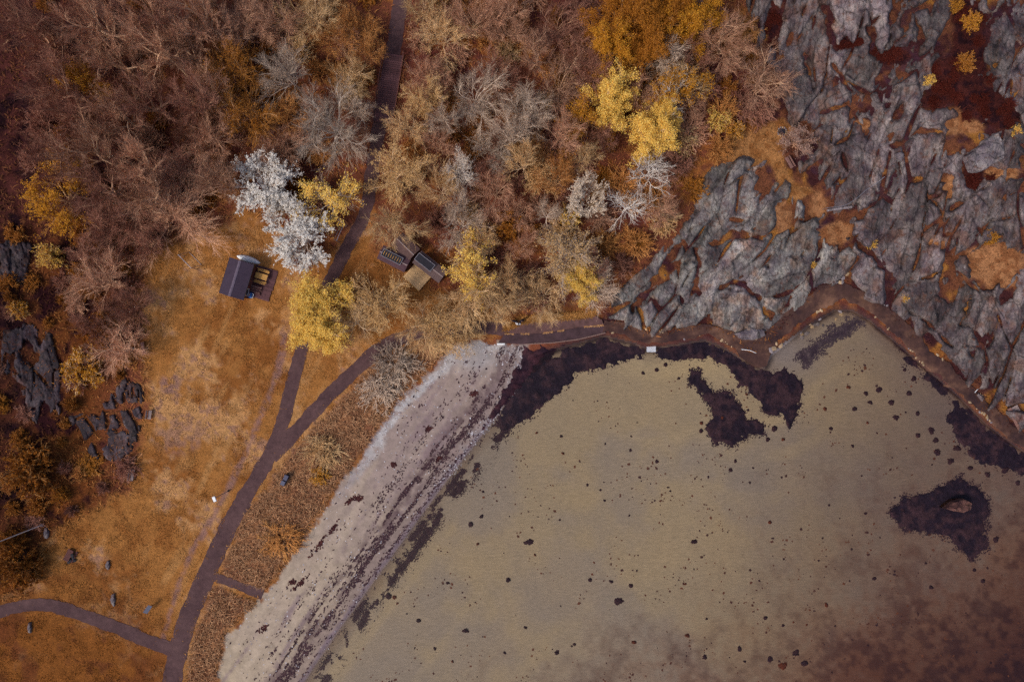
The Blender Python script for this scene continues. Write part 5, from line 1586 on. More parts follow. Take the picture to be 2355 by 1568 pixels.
def picnic(name, px, py, rot, label, mat, backs=True, L=1.75):
    t = thing(name, up(px, py, .16), label, 'picnic table', rot=rot)
    for k in range(5):
        q = MB(); q.box((0, (k - 2) * .165, .72), (L, .155, .045), ch=.008); obj('table_board', q.mesh('table_board'), mat, t)
    for sgn in (-1, 1):
        s_ = thing('bench_seat', (0, 0, 0)); bpy.data.objects.remove(s_)
        for k in range(2):
            q = MB(); q.box((0, sgn * (.72 + k * .14), .44), (L, .13, .045), ch=.008); obj('seat_board', q.mesh('seat_board'), mat, t)
        if backs:
            q = MB(); q.box((0, sgn * 1.0, .72), (L, .05, .13), 0, Matrix.Rotation(-sgn * .2, 3, 'X')); obj('backrest', q.mesh('backrest'), mat, t)
        for e in (-1, 1):
            q = MB(); q.box((e * (L / 2 - .18), sgn * .95, .45), (.06, .07, .62)); q.box((e * (L / 2 - .18), sgn * .33, .36), (.06, .07, .72)); obj('leg', q.mesh('leg'), mat, t)
    for e in (-1, 1):
        q = MB(); q.box((e * (L / 2 - .18), 0, .38), (.05, 1.9, .08)); obj('crossbar', q.mesh('crossbar'), mat, t)
    return t


picnic('picnic_table', 642, 676, rz, 'light tan picnic table with two backed benches on the deck', WOODS['tan'])
st_ = thing('board_stack', up(621, 706, .16), 'stack of worn grey brown boards lying on the deck', 'boards', rot=rz)
for k in range(7):
    q = MB(); q.box((0, 0, 0), (2.1 + RNG.uniform(-.2, .1), .17, .12 + .1 * (k % 3)), ch=.01)
    obj('board', q.mesh('board'), WOODS['mid'] if k % 2 else WOODS['dark'], st_, (RNG.uniform(-.08, .08), -.58 + k * .19, .14))


def boat(px, py, rot, L, Wd, label):
    t = thing('rowing_boat', up(px, py, 0.05), label, 'boat', rot=rot)
    n, mS = 15, 9
    def hull(scale, z0, dz):
        V = []; F = []
        for i in range(n):
            u_ = i / (n - 1); w_ = Wd / 2 * (math.sin(math.pi * u_) ** .62) * scale + .012
            for j in range(mS):
                a = math.pi * j / (mS - 1)
                V.append((L * (u_ - .5) * (1 if scale > .9 else .97), -w_ * math.cos(a), z0 + dz * math.sin(a) * (math.sin(math.pi * u_) ** .35)))
        for i in range(n - 1):
            for j in range(mS - 1):
                a = i * mS + j; F.append((a, a + mS, a + mS + 1, a + 1))
        b_ = MB(); b_.add(V, F); return b_
    obj('hull', hull(1.0, 0.02, .48).mesh('hull', True), WHITE, t)
    b_ = MB(); b_.box((0, 0, .5), (L * .62, .05, .05), ch=.01); obj('keel', b_.mesh('keel'), WOODS['pale'], t)
    for sgn in (-1, 1):
        b_ = MB()
        pts = [(L * (i / 12 - .5) * .98, sgn * (Wd / 2 * (math.sin(math.pi * i / 12) ** .62) + .02), .06) for i in range(13)]
        for i in range(12): b_.tube(pts[i], pts[i + 1], .025, n=6)
        obj('gunwale', b_.mesh('gunwale'), WOODS['grey'], t)


boat(607, 634, rz, 3.6, .95, 'white upturned rowing boat lying against the cabin gable')
bc = thing('handcart', up(610, 720, 0), 'blue handcart with grey lid parked under the cabin eaves', 'cart', rot=rz)
b = MB(); b.box((0, 0, .45), (1.15, .8, .5), ch=.08); obj('tub', b.mesh('tub'), BLUE, bc)
b = MB(); b.box((-.12, 0, .72), (.75, .58, .05), ch=.02); obj('lid', b.mesh('lid'), WOODS['grey'], bc)
b = MB(); b.tube((.55, -.3, .75), (.8, -.3, .85), .025); b.tube((.55, .3, .75), (.8, .3, .85), .025); b.tube((.8, -.3, .85), (.8, .3, .85), .025); obj('handle', b.mesh('handle'), WHITE, bc)
for sgn in (-1, 1):
    b = MB(); b.tube((.1, sgn * .42, .2), (.1, sgn * .5, .2), .2, n=14); obj('wheel', b.mesh('wheel'), BLACK, bc)


# ---- the group of dark sheds
def shed(px, py, rot, L, Wd, h, label, panel, roofm, rise=.35):
    t = thing('shed', up(px, py, h) - Vector((0, 0, h)), label, 'shed', rot=rot)
    b = MB(); b.box((0, 0, h / 2 - .1), (L - .4, Wd - .4, h - .1)); obj('wall', b.mesh('wall'), WALLM, t)
    sl_ = math.atan2(rise, Wd / 2); ln_ = math.hypot(rise, Wd / 2)
    b = MB()
    for sgn in (-1, 1): b.box((0, sgn * Wd / 4, h + rise / 2), (L, ln_, .06), 0, Matrix.Rotation(-sgn * sl_, 3, 'X'))
    r_ = obj('roof', b.mesh('roof'), roofm, t)
    nb_ = int(L / .3)
    for k in range(nb_):
        for sgn in (-1, 1):
            b = MB(); b.box((-L / 2 + (k + .5) * L / nb_, sgn * Wd / 4, h + rise / 2 + .038), (.06, ln_ - .04, .03), 0, Matrix.Rotation(-sgn * sl_, 3, 'X')); obj('batten', b.mesh('batten'), roofm, r_)
    b = MB(); b.box((0, 0, h + rise + .03), (L, .14, .06), ch=.02); obj('ridge_board', b.mesh('ridge_board'), WOODS['grey'], r_)
    b = MB(); b.box((L / 2 - .18, 0, h / 2 - .1), (.06, .8, 1.8)); obj('door', b.mesh('door'), WOODS['dark'], t)
    if panel:
        pl, pw, ppx, ppy, slots, pm = panel
        pn = MB(); pn.box((ppx, ppy, h + rise + .25), (pl, pw, .06), ch=.01); po = obj('panel', pn.mesh('panel'), pm, t)
        for (cx_, cy_, a1, a2) in ((ppx, ppy + pw / 2, pl + .08, .05), (ppx, ppy - pw / 2, pl + .08, .05), (ppx - pl / 2, ppy, .05, pw), (ppx + pl / 2, ppy, .05, pw)):
            b = MB(); b.box((cx_, cy_, h + rise + .26), (a1, a2, .1)); obj('frame', b.mesh('frame'), METAL, po)
        for k in range(slots):
            b = MB(); b.box((ppx - pl / 2 + (k + .75) * pl / (slots + .5), ppy, h + rise + .30), (.05, pw * .55, .04)); obj('slat', b.mesh('slat'), WOODS['tan'], po)
        for sx_ in (-1, 1):
            for sy_ in (-1, 1):
                b = MB(); b.tube((ppx + sx_ * pl * .4, ppy + sy_ * pw * .35, h - .1), (ppx + sx_ * pl * .4, ppy + sy_ * pw * .35, h + rise + .24), .03); obj('strut', b.mesh('strut'), METAL, po)
    return t


RA = math.radians(-27)
shed(962, 632, RA, 4.3, 2.1, 2.2, 'dark shed whose roof panel carries eight pale slats', (3.0, 1.05, -.25, .1, 8, BLACK), mat_simple('brown_black_roof', lin(86, 62, 70), .85, .2, 2.0))
shed(990, 603, RA - .3, 3.4, 2.4, 2.2, 'grey brown boarded shed under the overhanging bare tree', None, mat_simple('weathered_roof', lin(92, 70, 68), .85, .3, 2.0))
shed(1050, 652, math.radians(-38), 4.7, 2.1, 2.2, 'long grey shed with a black roof panel beside the platform', (2.8, 1.1, -.9, .05, 0, BLACK), mat_simple('grey_roof', lin(96, 78, 78), .85, .3, 2.0))
pf = thing('wooden_platform', up(1018, 677, .7), 'square tan mossy wooden platform in front of the sheds', 'platform', rot=math.radians(-41))
mossy = mat_simple('mossy_boards', lin(204, 168, 124), .9, .3, 1.6, rnd=.08)
for k in range(12):
    b = MB(); b.box((0, 0, 0), (3.0, .2, .05), ch=.008); obj('board', b.mesh('board'), mossy, pf, (0, -1.16 + k * .212, 0))
for sgn in (-1, 1):
    b = MB(); b.box((0, sgn * 1.3, -.02), (3.1, .06, .14)); obj('edge_board', b.mesh('edge_board'), WOODS['tan'], pf)
for sx_ in (-1, 1):
    for sy_ in (-1, 1):
        b = MB(); b.box((sx_ * 1.3, sy_ * 1.1, -.4), (.12, .12, .72)); obj('leg', b.mesh('leg'), WOODS['dark'], pf)

# ---- boardwalk bridge on the upper path
A = up(962, 133, .35); B = up(936, 300, .35)
bd = thing('boardwalk', (A + B) / 2 - Vector((0, 0, .35)), 'dark plank boardwalk with side rails on the path through the wood', 'boardwalk', rot=math.atan2((A - B).y, (A - B).x))
L = (A - B).length; nB = int(L / .3)
for k in range(nB):
    b = MB(); b.box((0, 0, 0), (.27, 2.75, .06), ch=.01); obj('plank', b.mesh('plank'), WOODS['plank'], bd, (-L / 2 + (k + .5) * L / nB, RNG.uniform(-.03, .03), .32))
for sgn in (-1, 1):
    b = MB(); b.box((0, sgn * 1.2, .2), (L, .12, .16)); obj('beam', b.mesh('beam'), WALLM, bd)
    for z_ in (.85, 1.25):
        b = MB(); b.box((0, sgn * 1.45, z_), (L + .6, .06, .12)); obj('rail', b.mesh('rail'), mat_simple('rail_boards', lin(134, 88, 78), .85, .2, 3.0) if z_ < 1 and sgn < 0 else WOODS['dark'], bd)
    for k in range(6):
        b = MB(); b.box((-L / 2 + k * L / 5, sgn * 1.42, .65), (.1, .1, 1.3)); obj('post', b.mesh('post'), WOODS['dark'], bd)


# ---- benches
def bench(px, py, rot, label, mat, L=1.8, back=True):
    t = thing('bench', up(px, py, 0.0) + Vector((0, 0, z1(*P2(px, py)))), label, 'bench', rot=rot)
    for k in range(3):
        b = MB(); b.box((0, -.16 + k * .16, .45), (L, .145, .045), ch=.008); obj('seat_slat', b.mesh('seat_slat'), mat, t)
    if back:
        for k in range(2):
            b = MB(); b.box((0, .34 + k * .03, .64 + k * .17), (L, .035, .14), 0, Matrix.Rotation(-.18, 3, 'X')); obj('backrest_slat', b.mesh('backrest_slat'), mat, t)
    for e in (-1, 1):
        b = MB(); b.box((e * L * .38, -.12, .21), (.08, .08, .44)); b.box((e * L * .38, .28, .38), (.08, .07, .86)); b.box((e * L * .38, .08, .40), (.07, .5, .06)); obj('leg', b.mesh('leg'), WOODS['dark'], t)
    return t


bench(353, 851, math.radians(-79), 'grey brown bench at the lawn edge under the bare tree', WOODS['mid'])
bench(369, 1012, math.radians(82), 'pale bench at the lawn edge beside the cracked slope rock', WOODS['grey'], 1.25)
bench(327, 1158, math.radians(80), 'grey bench at the lawn edge farthest down the lawn', WOODS['grey'], 1.7)
bench(1920, 402, math.radians(-60), 'weathered bench below the rock face near the fire pit', WOODS['mid'], 1.75)
bench(1934, 301, math.radians(-55), 'short weathered bench half under the rosy blossom', WOODS['mid'], 1.2, False)

# ---- fire pit
fp = thing('fire_pit', G(*P2(1909, 322)), 'black fire pit ringed with pale stones in the grass clearing', 'fire pit')
b = MB(); b.tube((0, 0, -.05), (0, 0, .035), .52, n=20); obj('ash', b.mesh('ash'), BLACK, fp)


def stone_mesh(seed, n=7):
    bm = bmesh.new(); bmesh.ops.create_icosphere(bm, subdivisions=1, radius=1.0)
    r = random.Random(seed)
    for v in bm.verts:
        v.co *= r.uniform(.75, 1.2); v.co.z *= .7
    me = bpy.data.meshes.new('stone'); bm.to_mesh(me); bm.free(); return me


STONES = [stone_mesh(i) for i in range(8)]
for k in range(13):
    a = k * 6.283 / 13
    o = obj('stone', STONES[k % 8], M['stone_grey'] if k % 3 else M['stone_tan'], fp, (.62 * math.cos(a), .62 * math.sin(a), .05)); s_ = RNG.uniform(.12, .18); o.scale = (s_, s_, s_ * 1.1); o.rotation_euler = (0, 0, a)


# ---- boulders
def boulder(px, py, outline, h, label, mat, seed, cracks=()):
    c = np.mean(outline, axis=0)
    z0 = z1(*P2(*c))
    loc = up(c[0], c[1], z0)
    rot = thing('x', loc); bpy.data.objects.remove(rot)
    out = [up(q[0], q[1], z0 + h) for q in outline]
    ctr_ = sum(out, Vector()) / len(out)
    r = random.Random(seed)
    # refine the outline
    pts = []
    for i in range(len(out)):
        a, b_ = out[i], out[(i + 1) % len(out)]
        for k in range(5): pts.append(a.lerp(b_, k / 5) + Vector((r.uniform(-.06, .06), r.uniform(-.06, .06), 0)))
    n = len(pts)
    rings = [(1.02, -.5), (1.03, h * .3), (1.0, h * .8), (.95, h * .97), (.8, h * 1.03), (.6, h * 1.08), (.4, h * 1.1), (.2, h * 1.1)]
    V = []; F = []
    for s_, z_ in rings:
        for q in pts:
            d = (q - ctr_) * s_
            p = ctr_ + d
            V.append((p.x - loc.x, p.y - loc.y, z_ + (0.18 * h * float(fbm(np.array([p.x * 16]), np.array([p.y * 16]), 14, 3, seed)[0]) if z_ > h * .5 else 0)))
    for i in range(len(rings) - 1):
        for k in range(n):
            F.append((i * n + k, i * n + (k + 1) % n, (i + 1) * n + (k + 1) % n, (i + 1) * n + k))
    F.append(tuple((len(rings) - 1) * n + k for k in range(n)))
    b_ = MB(); b_.add(V, F)
    me = b_.mesh('boulder'); bm = bmesh.new(); bm.from_mesh(me); bmesh.ops.recalc_face_normals(bm, faces=bm.faces); bm.to_mesh(me); bm.free()
    return obj('boulder', me, mat, None, loc, label, 'boulder')


boulder(0, 0, [(2369, 378), (2404, 350), (2408, 340), (2438, 325), (2448, 340), (2453, 345), (2454, 385), (2420, 405), (2402, 416), (2384, 413)], 1.3, 'large flat topped grey boulder beside the heather gully', M['boulder'], 3)
cb = MB()
for (a, b_) in (((2414, 361), (2448, 341)), ((2408, 348), (2414, 372)), ((2414, 372), (2428, 394))):
    p, q = up(*a, z1(*P2(2412, 370)) + 1.42), up(*b_, z1(*P2(2412, 370)) + 1.42)
boulder(0, 0, [(2190, 375), (2198, 371), (2207, 375), (2209, 384), (2203, 391), (2193, 390)], .8, 'single round pale boulder beside a yellow tuft in the gully', M['boulder'], 5)
boulder(0, 0, [(2308, 1242), (2330, 1226), (2358, 1219), (2374, 1228), (2374, 1244), (2352, 1252), (2325, 1247)], 1.75, 'low brown rock breaking the water in the bay', mat_rock('wet_brown_rock', lin(64, 40, 42), lin(120, 84, 74), lin(96, 54, 44), .05, False), 7)
boulder(0, 0, [(1797, 815), (1830, 800), (1868, 806), (1870, 820), (1845, 830), (1815, 830)], .9, 'rounded grey boulder on the inside bend of the shore path', M['boulder'], 8)
for (c, rr_, nm, sd) in (((262, 1380), 9, 'small grey rock in the lawn near the picnic table', 11), ((275, 1465), 12, 'long grey rock in the lawn above the side path', 12), ((70, 1533), 10, 'pale grey rock in the dark grass below the side path', 13), ((111, 1302), 11, 'dark flat rock at the foot of the flagpole', 14), ((60, 1010), 1, '', 0)):
    if not nm: continue
    pts = [(c[0] + rr_ * RNG.uniform(.5, .9) * math.cos(k * 1.05) * .7, c[1] + rr_ * RNG.uniform(.8, 1.2) * math.sin(k * 1.05) * 1.3) for k in range(6)]
    boulder(0, 0, pts, .28, nm, M['boulder'], sd)


# ---- poles
lp = thing('street_lamp', G(*P2(558, 1198)), 'grey lamp post with white lamp head beside the worn track', 'lamp')
b = MB(); b.tube((0, 0, -.1), (0, 0, 5.0), .06, .045, 10); obj('post', b.mesh('post'), METAL, lp)
b = MB(); b.tube((0, 0, -.05), (0, 0, .25), .16, .12, 12); obj('base', b.mesh('base'), BLACK, lp)
b = MB(); b.box((0, -.1, 5.05), (.42, .72, .14), .4, ch=.05); obj('lamp_head', b.mesh('lamp_head'), WHITE, lp)
fl = thing('flagpole', G(*P2(103, 1281)), 'pale grey flagpole without a flag beside the rust bushes', 'flagpole')
b = MB(); b.tube((0, 0, -.1), (0, 0, 10.5), .075, .05, 12); obj('pole', b.mesh('pole'), mat_simple('pale_pole_paint', lin(214, 208, 208), .5, .05), fl)
b = MB(); b.box((0, 0, .1), (.4, .4, .3), ch=.05); obj('base', b.mesh('base'), M['stone_grey'], fl)
b = MB(); b.tube((0, 0, 10.5), (0, 0, 10.62), .09, .04, 10); obj('finial', b.mesh('finial'), METAL, fl)


def goal(px, py, rot, Wd, label):
    t = thing('goal_frame', G(*P2(px, py)), label, 'goal', rot=rot)
    for sgn in (-1, 1):
        b = MB(); b.tube((sgn * Wd / 2, 0, -.1), (sgn * Wd / 2, 0, 2.0), .055); obj('post', b.mesh('post'), METAL, t)
        b = MB(); b.tube((sgn * Wd / 2, 0, 2.0), (sgn * Wd / 2, .9, .05), .035); obj('stay', b.mesh('stay'), METAL, t)
    b = MB(); b.tube((-Wd / 2 - .05, 0, 2.0), (Wd / 2 + .05, 0, 2.0), .055); obj('crossbar', b.mesh('crossbar'), METAL, t)
    b = MB(); b.tube((-Wd / 2, .9, .05), (Wd / 2, .9, .05), .035); obj('ground_bar', b.mesh('ground_bar'), METAL, t)


goal(466, 642, math.radians(-46), 2.6, 'grey metal goal frame at the top of the lawn under the pinkish dome')
goal(838, 574, math.radians(66), 2.4, 'grey metal goal frame half under the white blossom by the path')

# ---- litter bins
for (px, py, nm, m_, sz) in ((703, 1163, 'dark litter bin beside the path, the one with a black lid flap', mat_simple('bin_blue_grey', lin(72, 72, 96), .5, .1), (.62, .8)), (696, 1176, 'blue grey litter bin beside the path with rounded lid', mat_simple('bin_slate', lin(82, 84, 108), .5, .1), (.62, .66))):
    t = thing('litter_bin', G(*P2(px, py)), nm, 'bin', rot=math.radians(-25))
    b = MB(); b.box((0, 0, .5), (sz[0] * .9, sz[1] * .9, .98), ch=.04); obj('body', b.mesh('body'), BLACK, t)
    b = MB(); b.box((0, 0, 1.03), (sz[0], sz[1], .12), ch=.05); obj('lid', b.mesh('lid'), m_, t)
    b = MB(); b.tube((-sz[0] * .35, sz[1] * .52, 1.0), (sz[0] * .35, sz[1] * .52, 1.0), .03); obj('handle', b.mesh('handle'), BLACK, t)
    for sgn in (-1, 1):
        b = MB(); b.tube((sgn * .25, sz[1] * .42, .1), (sgn * .31, sz[1] * .42, .1), .1, n=12); obj('wheel', b.mesh('wheel'), BLACK, t)

# ---- picnic table with bags, notice board, log
pt = picnic('picnic_table', 174, 1352, math.radians(62), 'dark brown picnic table littered with black bags', WOODS['dark'], False)
for k, (dx, dy) in enumerate(((-9, 9), (-3, 15), (4, 10), (8, 16), (-6, 18), (2, 4))):
    m_ = STONES[k % 8]
    o = obj('bag', m_, BLACK, None, up(174 + dx, 1352 + dy, .9 if k in (2, 5) else .62), 'black bag lying on the dark picnic table', 'bag', 'black bags on the picnic table'); s_ = RNG.uniform(.2, .32); o.scale = (s_, s_ * 1.2, s_ * .8)
nb2 = thing('notice_board', G(*P2(372, 1478)), 'slanting grey notice board on a post beside the worn track', 'sign', rot=math.radians(55))
b = MB(); b.box((0, 0, .6), (.1, .1, 1.3)); obj('post', b.mesh('post'), WOODS['dark'], nb2)
b = MB(); b.box((-.1, 0, 1.25), (1.3, .62, .06), 0, Matrix.Rotation(.6, 3, 'X')); obj('board', b.mesh('board'), mat_simple('board_grey', lin(112, 112, 128), .4, .1), nb2)
b = MB(); b.box((-.1, .03, 1.29), (1.0, .2, .02), 0, Matrix.Rotation(.6, 3, 'X')); obj('sheet', b.mesh('sheet'), WHITE, nb2)

# ---- bathing platform by the shore path
bp = thing('bathing_platform', up(1590, 848, -.15), 'white slatted bathing platform standing in the weed below the path', 'platform')
for k in range(9):
    b = MB(); b.box((0, 0, 0), (1.32, .125, .05), ch=.006); obj('slat', b.mesh('slat'), WOODS['pale'], bp, (0, -.6 + k * .15, 0))
for sgn in (-1, 1):
    b = MB(); b.box((sgn * .5, 0, -.08), (.1, 1.35, .1)); obj('beam', b.mesh('beam'), WOODS['grey'], bp)
    for e in (-1, 1):
        b = MB(); b.tube((sgn * .55, e * .55, -2.0), (sgn * .55, e * .55, -.05), .05); obj('leg', b.mesh('leg'), METAL, bp)
    b = MB(); b.tube((sgn * .2, -.72, -1.8), (sgn * .2, -.72, .25), .022); obj('ladder_rail', b.mesh('ladder_rail'), METAL, bp)

# ---- gangway at the end of the shore path
gw = thing('gangway', up(2483, 1018, .5), 'pale wooden gangway with grey rail where the shore path meets the rock', 'gangway', rot=math.radians(-62))
for k in range(9):
    b = MB(); b.box((0, 0, 0), (.3, 1.1, .05), ch=.01); obj('board', b.mesh('board'), WOODS['grey'], gw, (-1.4 + k * .33, .3, 0))
b = MB(); b.box((0, -.5, .12), (3.4, .5, .22)); obj('beam', b.mesh('beam'), WOODS['mid'], gw)

# ---- edging stones and boulders of the shore path
ew = thing('edging_wall', W(1700, 790, 0), 'row of pale tan edging stones along the shore path', 'wall')
nst = 0
for side in (-1, 1):
    i = 4
    while i < len(cc) - 4 and nst < 290:
        dens = 1.0 if side == 1 else 0.7
        if RNG.rand() < dens * (0.35 + 0.65 * (fbm(np.array([i * 5.0]), np.array([side * 90.0]), 60, 2, 911)[0] > 0.1)) - 0.32:
            off = cw[i] / 2 + RNG.uniform(-1.5, 2.5)
            q = cc[i] + cn[i] * off * side
            if q[0] < 2480:
                zz = 0.08
                s_ = RNG.uniform(.09, .24)
                o = obj('stone', STONES[RNG.randint(8)], M['stone_tan'] if RNG.rand() < .7 else M['stone_grey'], ew, W(q[0], q[1], zz) - ew.location)
                o.scale = (s_ * RNG.uniform(.9, 1.6), s_, s_ * .8); o.rotation_euler = (0, 0, RNG.uniform(0, 6.28)); nst += 1
        i += 1
# loose boulders under the wall and in the cleft
for k in range(60):
    if k < 26: a, b_ = RNG.uniform(1655, 1690), RNG.uniform(690, 735)
    elif k < 44: t_ = RNG.rand(); a, b_ = 1760 + 180 * t_ + RNG.normal(0, 5), 812 - 95 * t_ + RNG.normal(0, 5)
    else: a, b_ = RNG.uniform(1850, 1950), RNG.uniform(600, 650)
    pale = RNG.rand() < .4
    o = obj('stone', STONES[RNG.randint(8)], M['stone_tan'] if pale else M['stone_grey'], None, G(a, b_, .1), ('pale loose stone ' if pale else 'grey loose stone ') + ('in the rubble at the foot of the rocks' if k < 26 else 'on the edge of the pale cove' if k < 44 else 'in the dark cleft above the path bend'), 'stone',
            ('pale' if pale else 'grey') + ' stones ' + ('in the rubble' if k < 26 else 'by the cove' if k < 44 else 'in the cleft'))
    s_ = RNG.uniform(.15, .42); o.scale = (s_ * 1.2, s_, s_ * .8); o.rotation_euler = (0, 0, RNG.uniform(0, 6.28))

# ---- handrail and little stone wall on the rock path
hr = thing('handrail', up(2060, 500, z1(*P2(2060, 500))), 'thin metal handrail on a low stone wall climbing the rocks', 'handrail')
pts = [(2018, 508), (2040, 506), (2060, 503), (2075, 496), (2095, 482), (2115, 464), (2140, 448), (2160, 432)]
ws = [up(a, b_, z1(*P2(a, b_)) + 1.3) for a, b_ in pts]
b = MB()
for i in range(len(ws) - 1): b.tube(ws[i] - hr.location, ws[i + 1] - hr.location, .03, n=6)
obj('rail', b.mesh('rail'), METAL, hr)
for q in ws:
    b = MB(); b.tube(q - hr.location, q - hr.location - Vector((0, 0, 1.4)), .025, n=6); obj('post', b.mesh('post'), METAL, hr)
for k in range(12):
    t_ = k / 11; a, b_ = 2022 + 55 * t_, 514 - 8 * t_
    q = MB(); q.box((0, 0, 0), (.28, .3, .4), .1, ch=.05); obj('wall_stone', q.mesh('wall_stone'), M['stone_grey'], hr, up(a, b_, z1(*P2(a, b_)) + .4) - hr.location)

# ---- people on the quay
def person(px, py, face, label, jacket, walk):
    base = up(px, py, .95); base = Vector((base.x, base.y, .22))
    bm = bmesh.new()
    J = {}
    def v(n_, co): J[n_] = bm.verts.new(co)
    st2 = .16 * walk
    v('pel', (0, 0, .95)); v('chest', (0, .02, 1.28)); v('neck', (0, .02, 1.46)); v('head', (0, .05, 1.58)); v('crown', (0, .04, 1.72))
    for s_, nm in ((-1, 'L'), (1, 'R')):
        v('hip' + nm, (s_ * .1, 0, .9)); v('knee' + nm, (s_ * .11, s_ * st2 + .04, .5)); v('ank' + nm, (s_ * .11, s_ * st2 * 1.5 - .02, .08)); v('toe' + nm, (s_ * .12, s_ * st2 * 1.5 + .14, .04))
        v('sho' + nm, (s_ * .2, .01, 1.4)); v('elb' + nm, (s_ * .27, -s_ * st2 * .6, 1.13)); v('wri' + nm, (s_ * .26, -s_ * st2 + .12, .9)); v('han' + nm, (s_ * .25, -s_ * st2 + .18, .83))
    E = [('pel', 'chest'), ('chest', 'neck'), ('neck', 'head'), ('head', 'crown')]
    for nm in 'LR': E += [('pel', 'hip' + nm), ('hip' + nm, 'knee' + nm), ('knee' + nm, 'ank' + nm), ('ank' + nm, 'toe' + nm), ('chest', 'sho' + nm), ('sho' + nm, 'elb' + nm), ('elb' + nm, 'wri' + nm), ('wri' + nm, 'han' + nm)]
    for a, b_ in E: bm.edges.new((J[a], J[b_]))
    names = list(J)
    me = bpy.data.meshes.new('person'); bm.to_mesh(me); bm.free()
    R_ = {'pel': (.15, .11), 'chest': (.17, .12), 'neck': (.06, .06), 'head': (.085, .1), 'crown': (.06, .07)}
    for nm in 'LR': R_.update({'hip' + nm: (.09, .09), 'knee' + nm: (.06, .06), 'ank' + nm: (.045, .045), 'toe' + nm: (.04, .03), 'sho' + nm: (.075, .075), 'elb' + nm: (.05, .05), 'wri' + nm: (.035, .035), 'han' + nm: (.035, .03)})
    o = obj('person', me, CLOTHD, None, base, label, 'person')
    o.rotation_euler = (0, 0, face)
    md = o.modifiers.new('skin', 'SKIN'); sv = me.skin_vertices[0].data
    for i, n_ in enumerate(names): sv[i].radius = R_[n_]; sv[i].use_root = (n_ == 'pel')
    o.modifiers.new('sub', 'SUBSURF').levels = 1
    # jacket, hair and face as children
    b2 = MB()
    rings = [(.82, .19, .14), (1.0, .2, .15), (1.2, .235, .165), (1.36, .25, .16), (1.44, .2, .13), (1.5, .08, .075)]
    V = []; F = []
    for z_, rx, ry in rings:
        for k in range(14): V.append((rx * math.cos(k * 6.283 / 14), .01 + ry * math.sin(k * 6.283 / 14), z_))
    for i in range(len(rings) - 1):
        for k in range(14): F.append((i * 14 + k, i * 14 + (k + 1) % 14, i * 14 + 14 + (k + 1) % 14, i * 14 + 14 + k))
    b2.add(V, F)
    for s_ in (-1, 1):
        b2.tube((s_ * .22, .01, 1.41), (s_ * .285, -s_ * st2 * .6, 1.13), .095, .075, 10); b2.tube((s_ * .285, -s_ * st2 * .6, 1.14), (s_ * .265, -s_ * st2 + .11, .92), .074, .055, 10)
    obj('jacket', b2.mesh('jacket', True), jacket, o)
    for nm, mt, cz, rr_, cy_ in (('face', SKIN, 1.6, (.085, .1, .115), .07), ('hair', HAIR, 1.64, (.1, .115, .115), .03)):
        bm = bmesh.new(); bmesh.ops.create_uvsphere(bm, u_segments=14, v_segments=10, radius=1.0)
        for vv in bm.verts:
            vv.co = Vector((vv.co.x * rr_[0], vv.co.y * rr_[1] + cy_, vv.co.z * rr_[2] + cz))
        m2 = bpy.data.meshes.new(nm); bm.to_mesh(m2); bm.free()
        for p_ in m2.polygons: p_.use_smooth = True
        obj(nm, m2, mt, o)
    b2 = MB(); b2.tube((0, -.06, 1.62), (0, -.17, 1.38), .05, .025, 8); obj('ponytail', b2.mesh('ponytail', True), HAIR, o)
    b2 = MB(); b2.tube((0, .165, 1.6), (0, .19, 1.585), .015, .02, 6); obj('nose', b2.mesh('nose'), SKIN, o)


person(1265, 791, math.radians(5), 'person in a white jacket with dark hair walking on the quay', CLOTHW, 1)
person(1274, 783, math.radians(200), 'person in dark clothes walking past the white jacket on the quay', CLOTHD, -1)
# dark dog beside them
dg = bpy.data.meshes.new('dog'); bm = bmesh.new()
co = {'hip': (-.25, 0, .42), 'belly': (0, 0, .42), 'chest': (.25, 0, .42), 'neck': (.38, 0, .54), 'head': (.48, 0, .62), 'nose': (.6, 0, .58), 'tail': (-.4, 0, .5), 'tip': (-.55, 0, .6)}
for nm, x_, s_ in (('f', .24, 1), ('g', .24, -1), ('h', -.26, 1), ('i', -.26, -1)):
    co[nm + '1'] = (x_, s_ * .09, .36); co[nm + '2'] = (x_ + (.03 if x_ > 0 else .05), s_ * .1, .2); co[nm + '3'] = (x_ - (.0 if x_ > 0 else .04), s_ * .1, .03)
J = {k: bm.verts.new(v_) for k, v_ in co.items()}
for a, b_ in (('hip', 'belly'), ('belly', 'chest'), ('chest', 'neck'), ('neck', 'head'), ('head', 'nose'), ('hip', 'tail'), ('tail', 'tip')): bm.edges.new((J[a], J[b_]))
for nm, q in (('f', 'chest'), ('g', 'chest'), ('h', 'hip'), ('i', 'hip')):
    bm.edges.new((J[q], J[nm + '1'])); bm.edges.new((J[nm + '1'], J[nm + '2'])); bm.edges.new((J[nm + '2'], J[nm + '3']))
bm.to_mesh(dg); bm.free()
o = obj('dog', dg, CLOTHD, None, Vector((up(1257, 785, .4).x, up(1257, 785, .4).y, .22)), 'dark dog walking at the side of the white jacket', 'dog')
o.rotation_euler = (0, 0, math.radians(160)); o.scale = (1.15, 1.15, 1.15)
o.modifiers.new('skin', 'SKIN'); sv = dg.skin_vertices[0].data
for i, k in enumerate(co):
    r_ = {'hip': .12, 'belly': .12, 'chest': .15, 'neck': .085, 'head': .085, 'nose': .045, 'tail': .03, 'tip': .02}.get(k, .05 if k[1] == '1' else .032)
    sv[i].radius = (r_, r_); sv[i].use_root = (k == 'belly')
o.modifiers.new('sub', 'SUBSURF').levels = 1

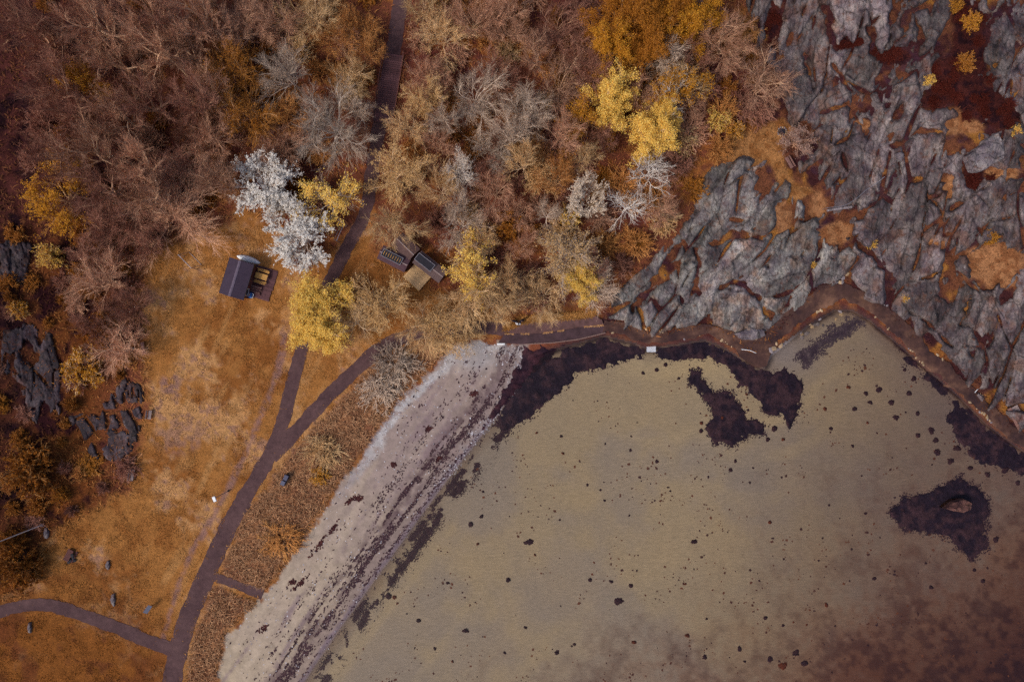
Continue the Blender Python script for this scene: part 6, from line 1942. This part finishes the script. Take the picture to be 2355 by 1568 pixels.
# ---- white driftwood pole on the spit, small sticks
for (a, b_, nm) in (((1810, 853), (1846, 862), 'bleached white stick lying on the spit of the shore path'), ((2380, 958), (2388, 950), 'short white stick on the brown shore path')):
    b = MB(); p, q = up(*a, .22), up(*b_, .22); m_ = (p + q) / 2
    mid = (p + q) / 2 + Vector((.1, .12, 0))
    b.tube(p - m_, mid - m_, .05, .045, 7); b.tube(mid - m_, q - m_, .045, .03, 7)
    obj('driftwood', b.mesh('driftwood'), WHITE, None, m_, nm, 'stick')
b = MB(); b.box((0, 0, 0), (1.1, .25, .18), ch=.05)
obj('pale_stone_block', b.mesh('pale_stone_block'), WHITE, None, up(1223, 840, -.1), 'white slab at the foot of the quay wall on the beach', 'slab')

n = 900
t = RNG.rand(n); px = np.interp(t, [0, .3, .55, .75, 1], [1160, 1240, 1290, 1330, 1388]); py = np.interp(t, [0, .3, .55, .75, 1], [768, 767.5, 760.5, 752.5, 748]) + RNG.normal(0, .9, n)
ok = fbm(px, py * 0, 18, 3, 951) > -.05; px, py = px[ok], py[ok]; n = len(px)
le = RNG.uniform(.04, .11, n)
V_ = blobs(px, py, le, le * .6, le * .6, RNG.uniform(0, 6.28, n), 0.0, mix(lin(140, 100, 66)[None], lin(190, 146, 104)[None], RNG.rand(n)), 'step_weeds', M['bits'], 'dry tan weeds growing along the step of the quay', 'weeds', 23)
co_ = np.empty(len(V_.data.vertices) * 3, np.float32); V_.data.vertices.foreach_get('co', co_); co_ = co_.reshape(-1, 3)
zz_ = zg(px, py); co_[:, 2] += np.repeat(0.225 - zz_, 5); V_.data.vertices.foreach_set('co', co_.ravel()); V_.data.update()
# grass spilling over the upper edge of the quay
n = 5200
t = RNG.rand(n); px = np.interp(t, [0, .18, .36, .66, .85, 1], [1160, 1196, 1235, 1300, 1340, 1368]); py = np.interp(t, [0, .18, .36, .66, .85, 1], [758, 741, 734, 730, 727, 721]) + np.abs(RNG.normal(0, 2.2, n)) * RNG.choice([-1.6, .8], n) - 1
blades(px, py, RNG.uniform(.3, .6, n), RNG.uniform(.05, .1, n), RNG.uniform(.5, 1.4, n), mix(lin(128, 80, 42)[None], lin(190, 140, 80)[None], RNG.rand(n)), 'bank_grass', 'golden grass spilling over the landward edge of the quay', 'grass', 29)
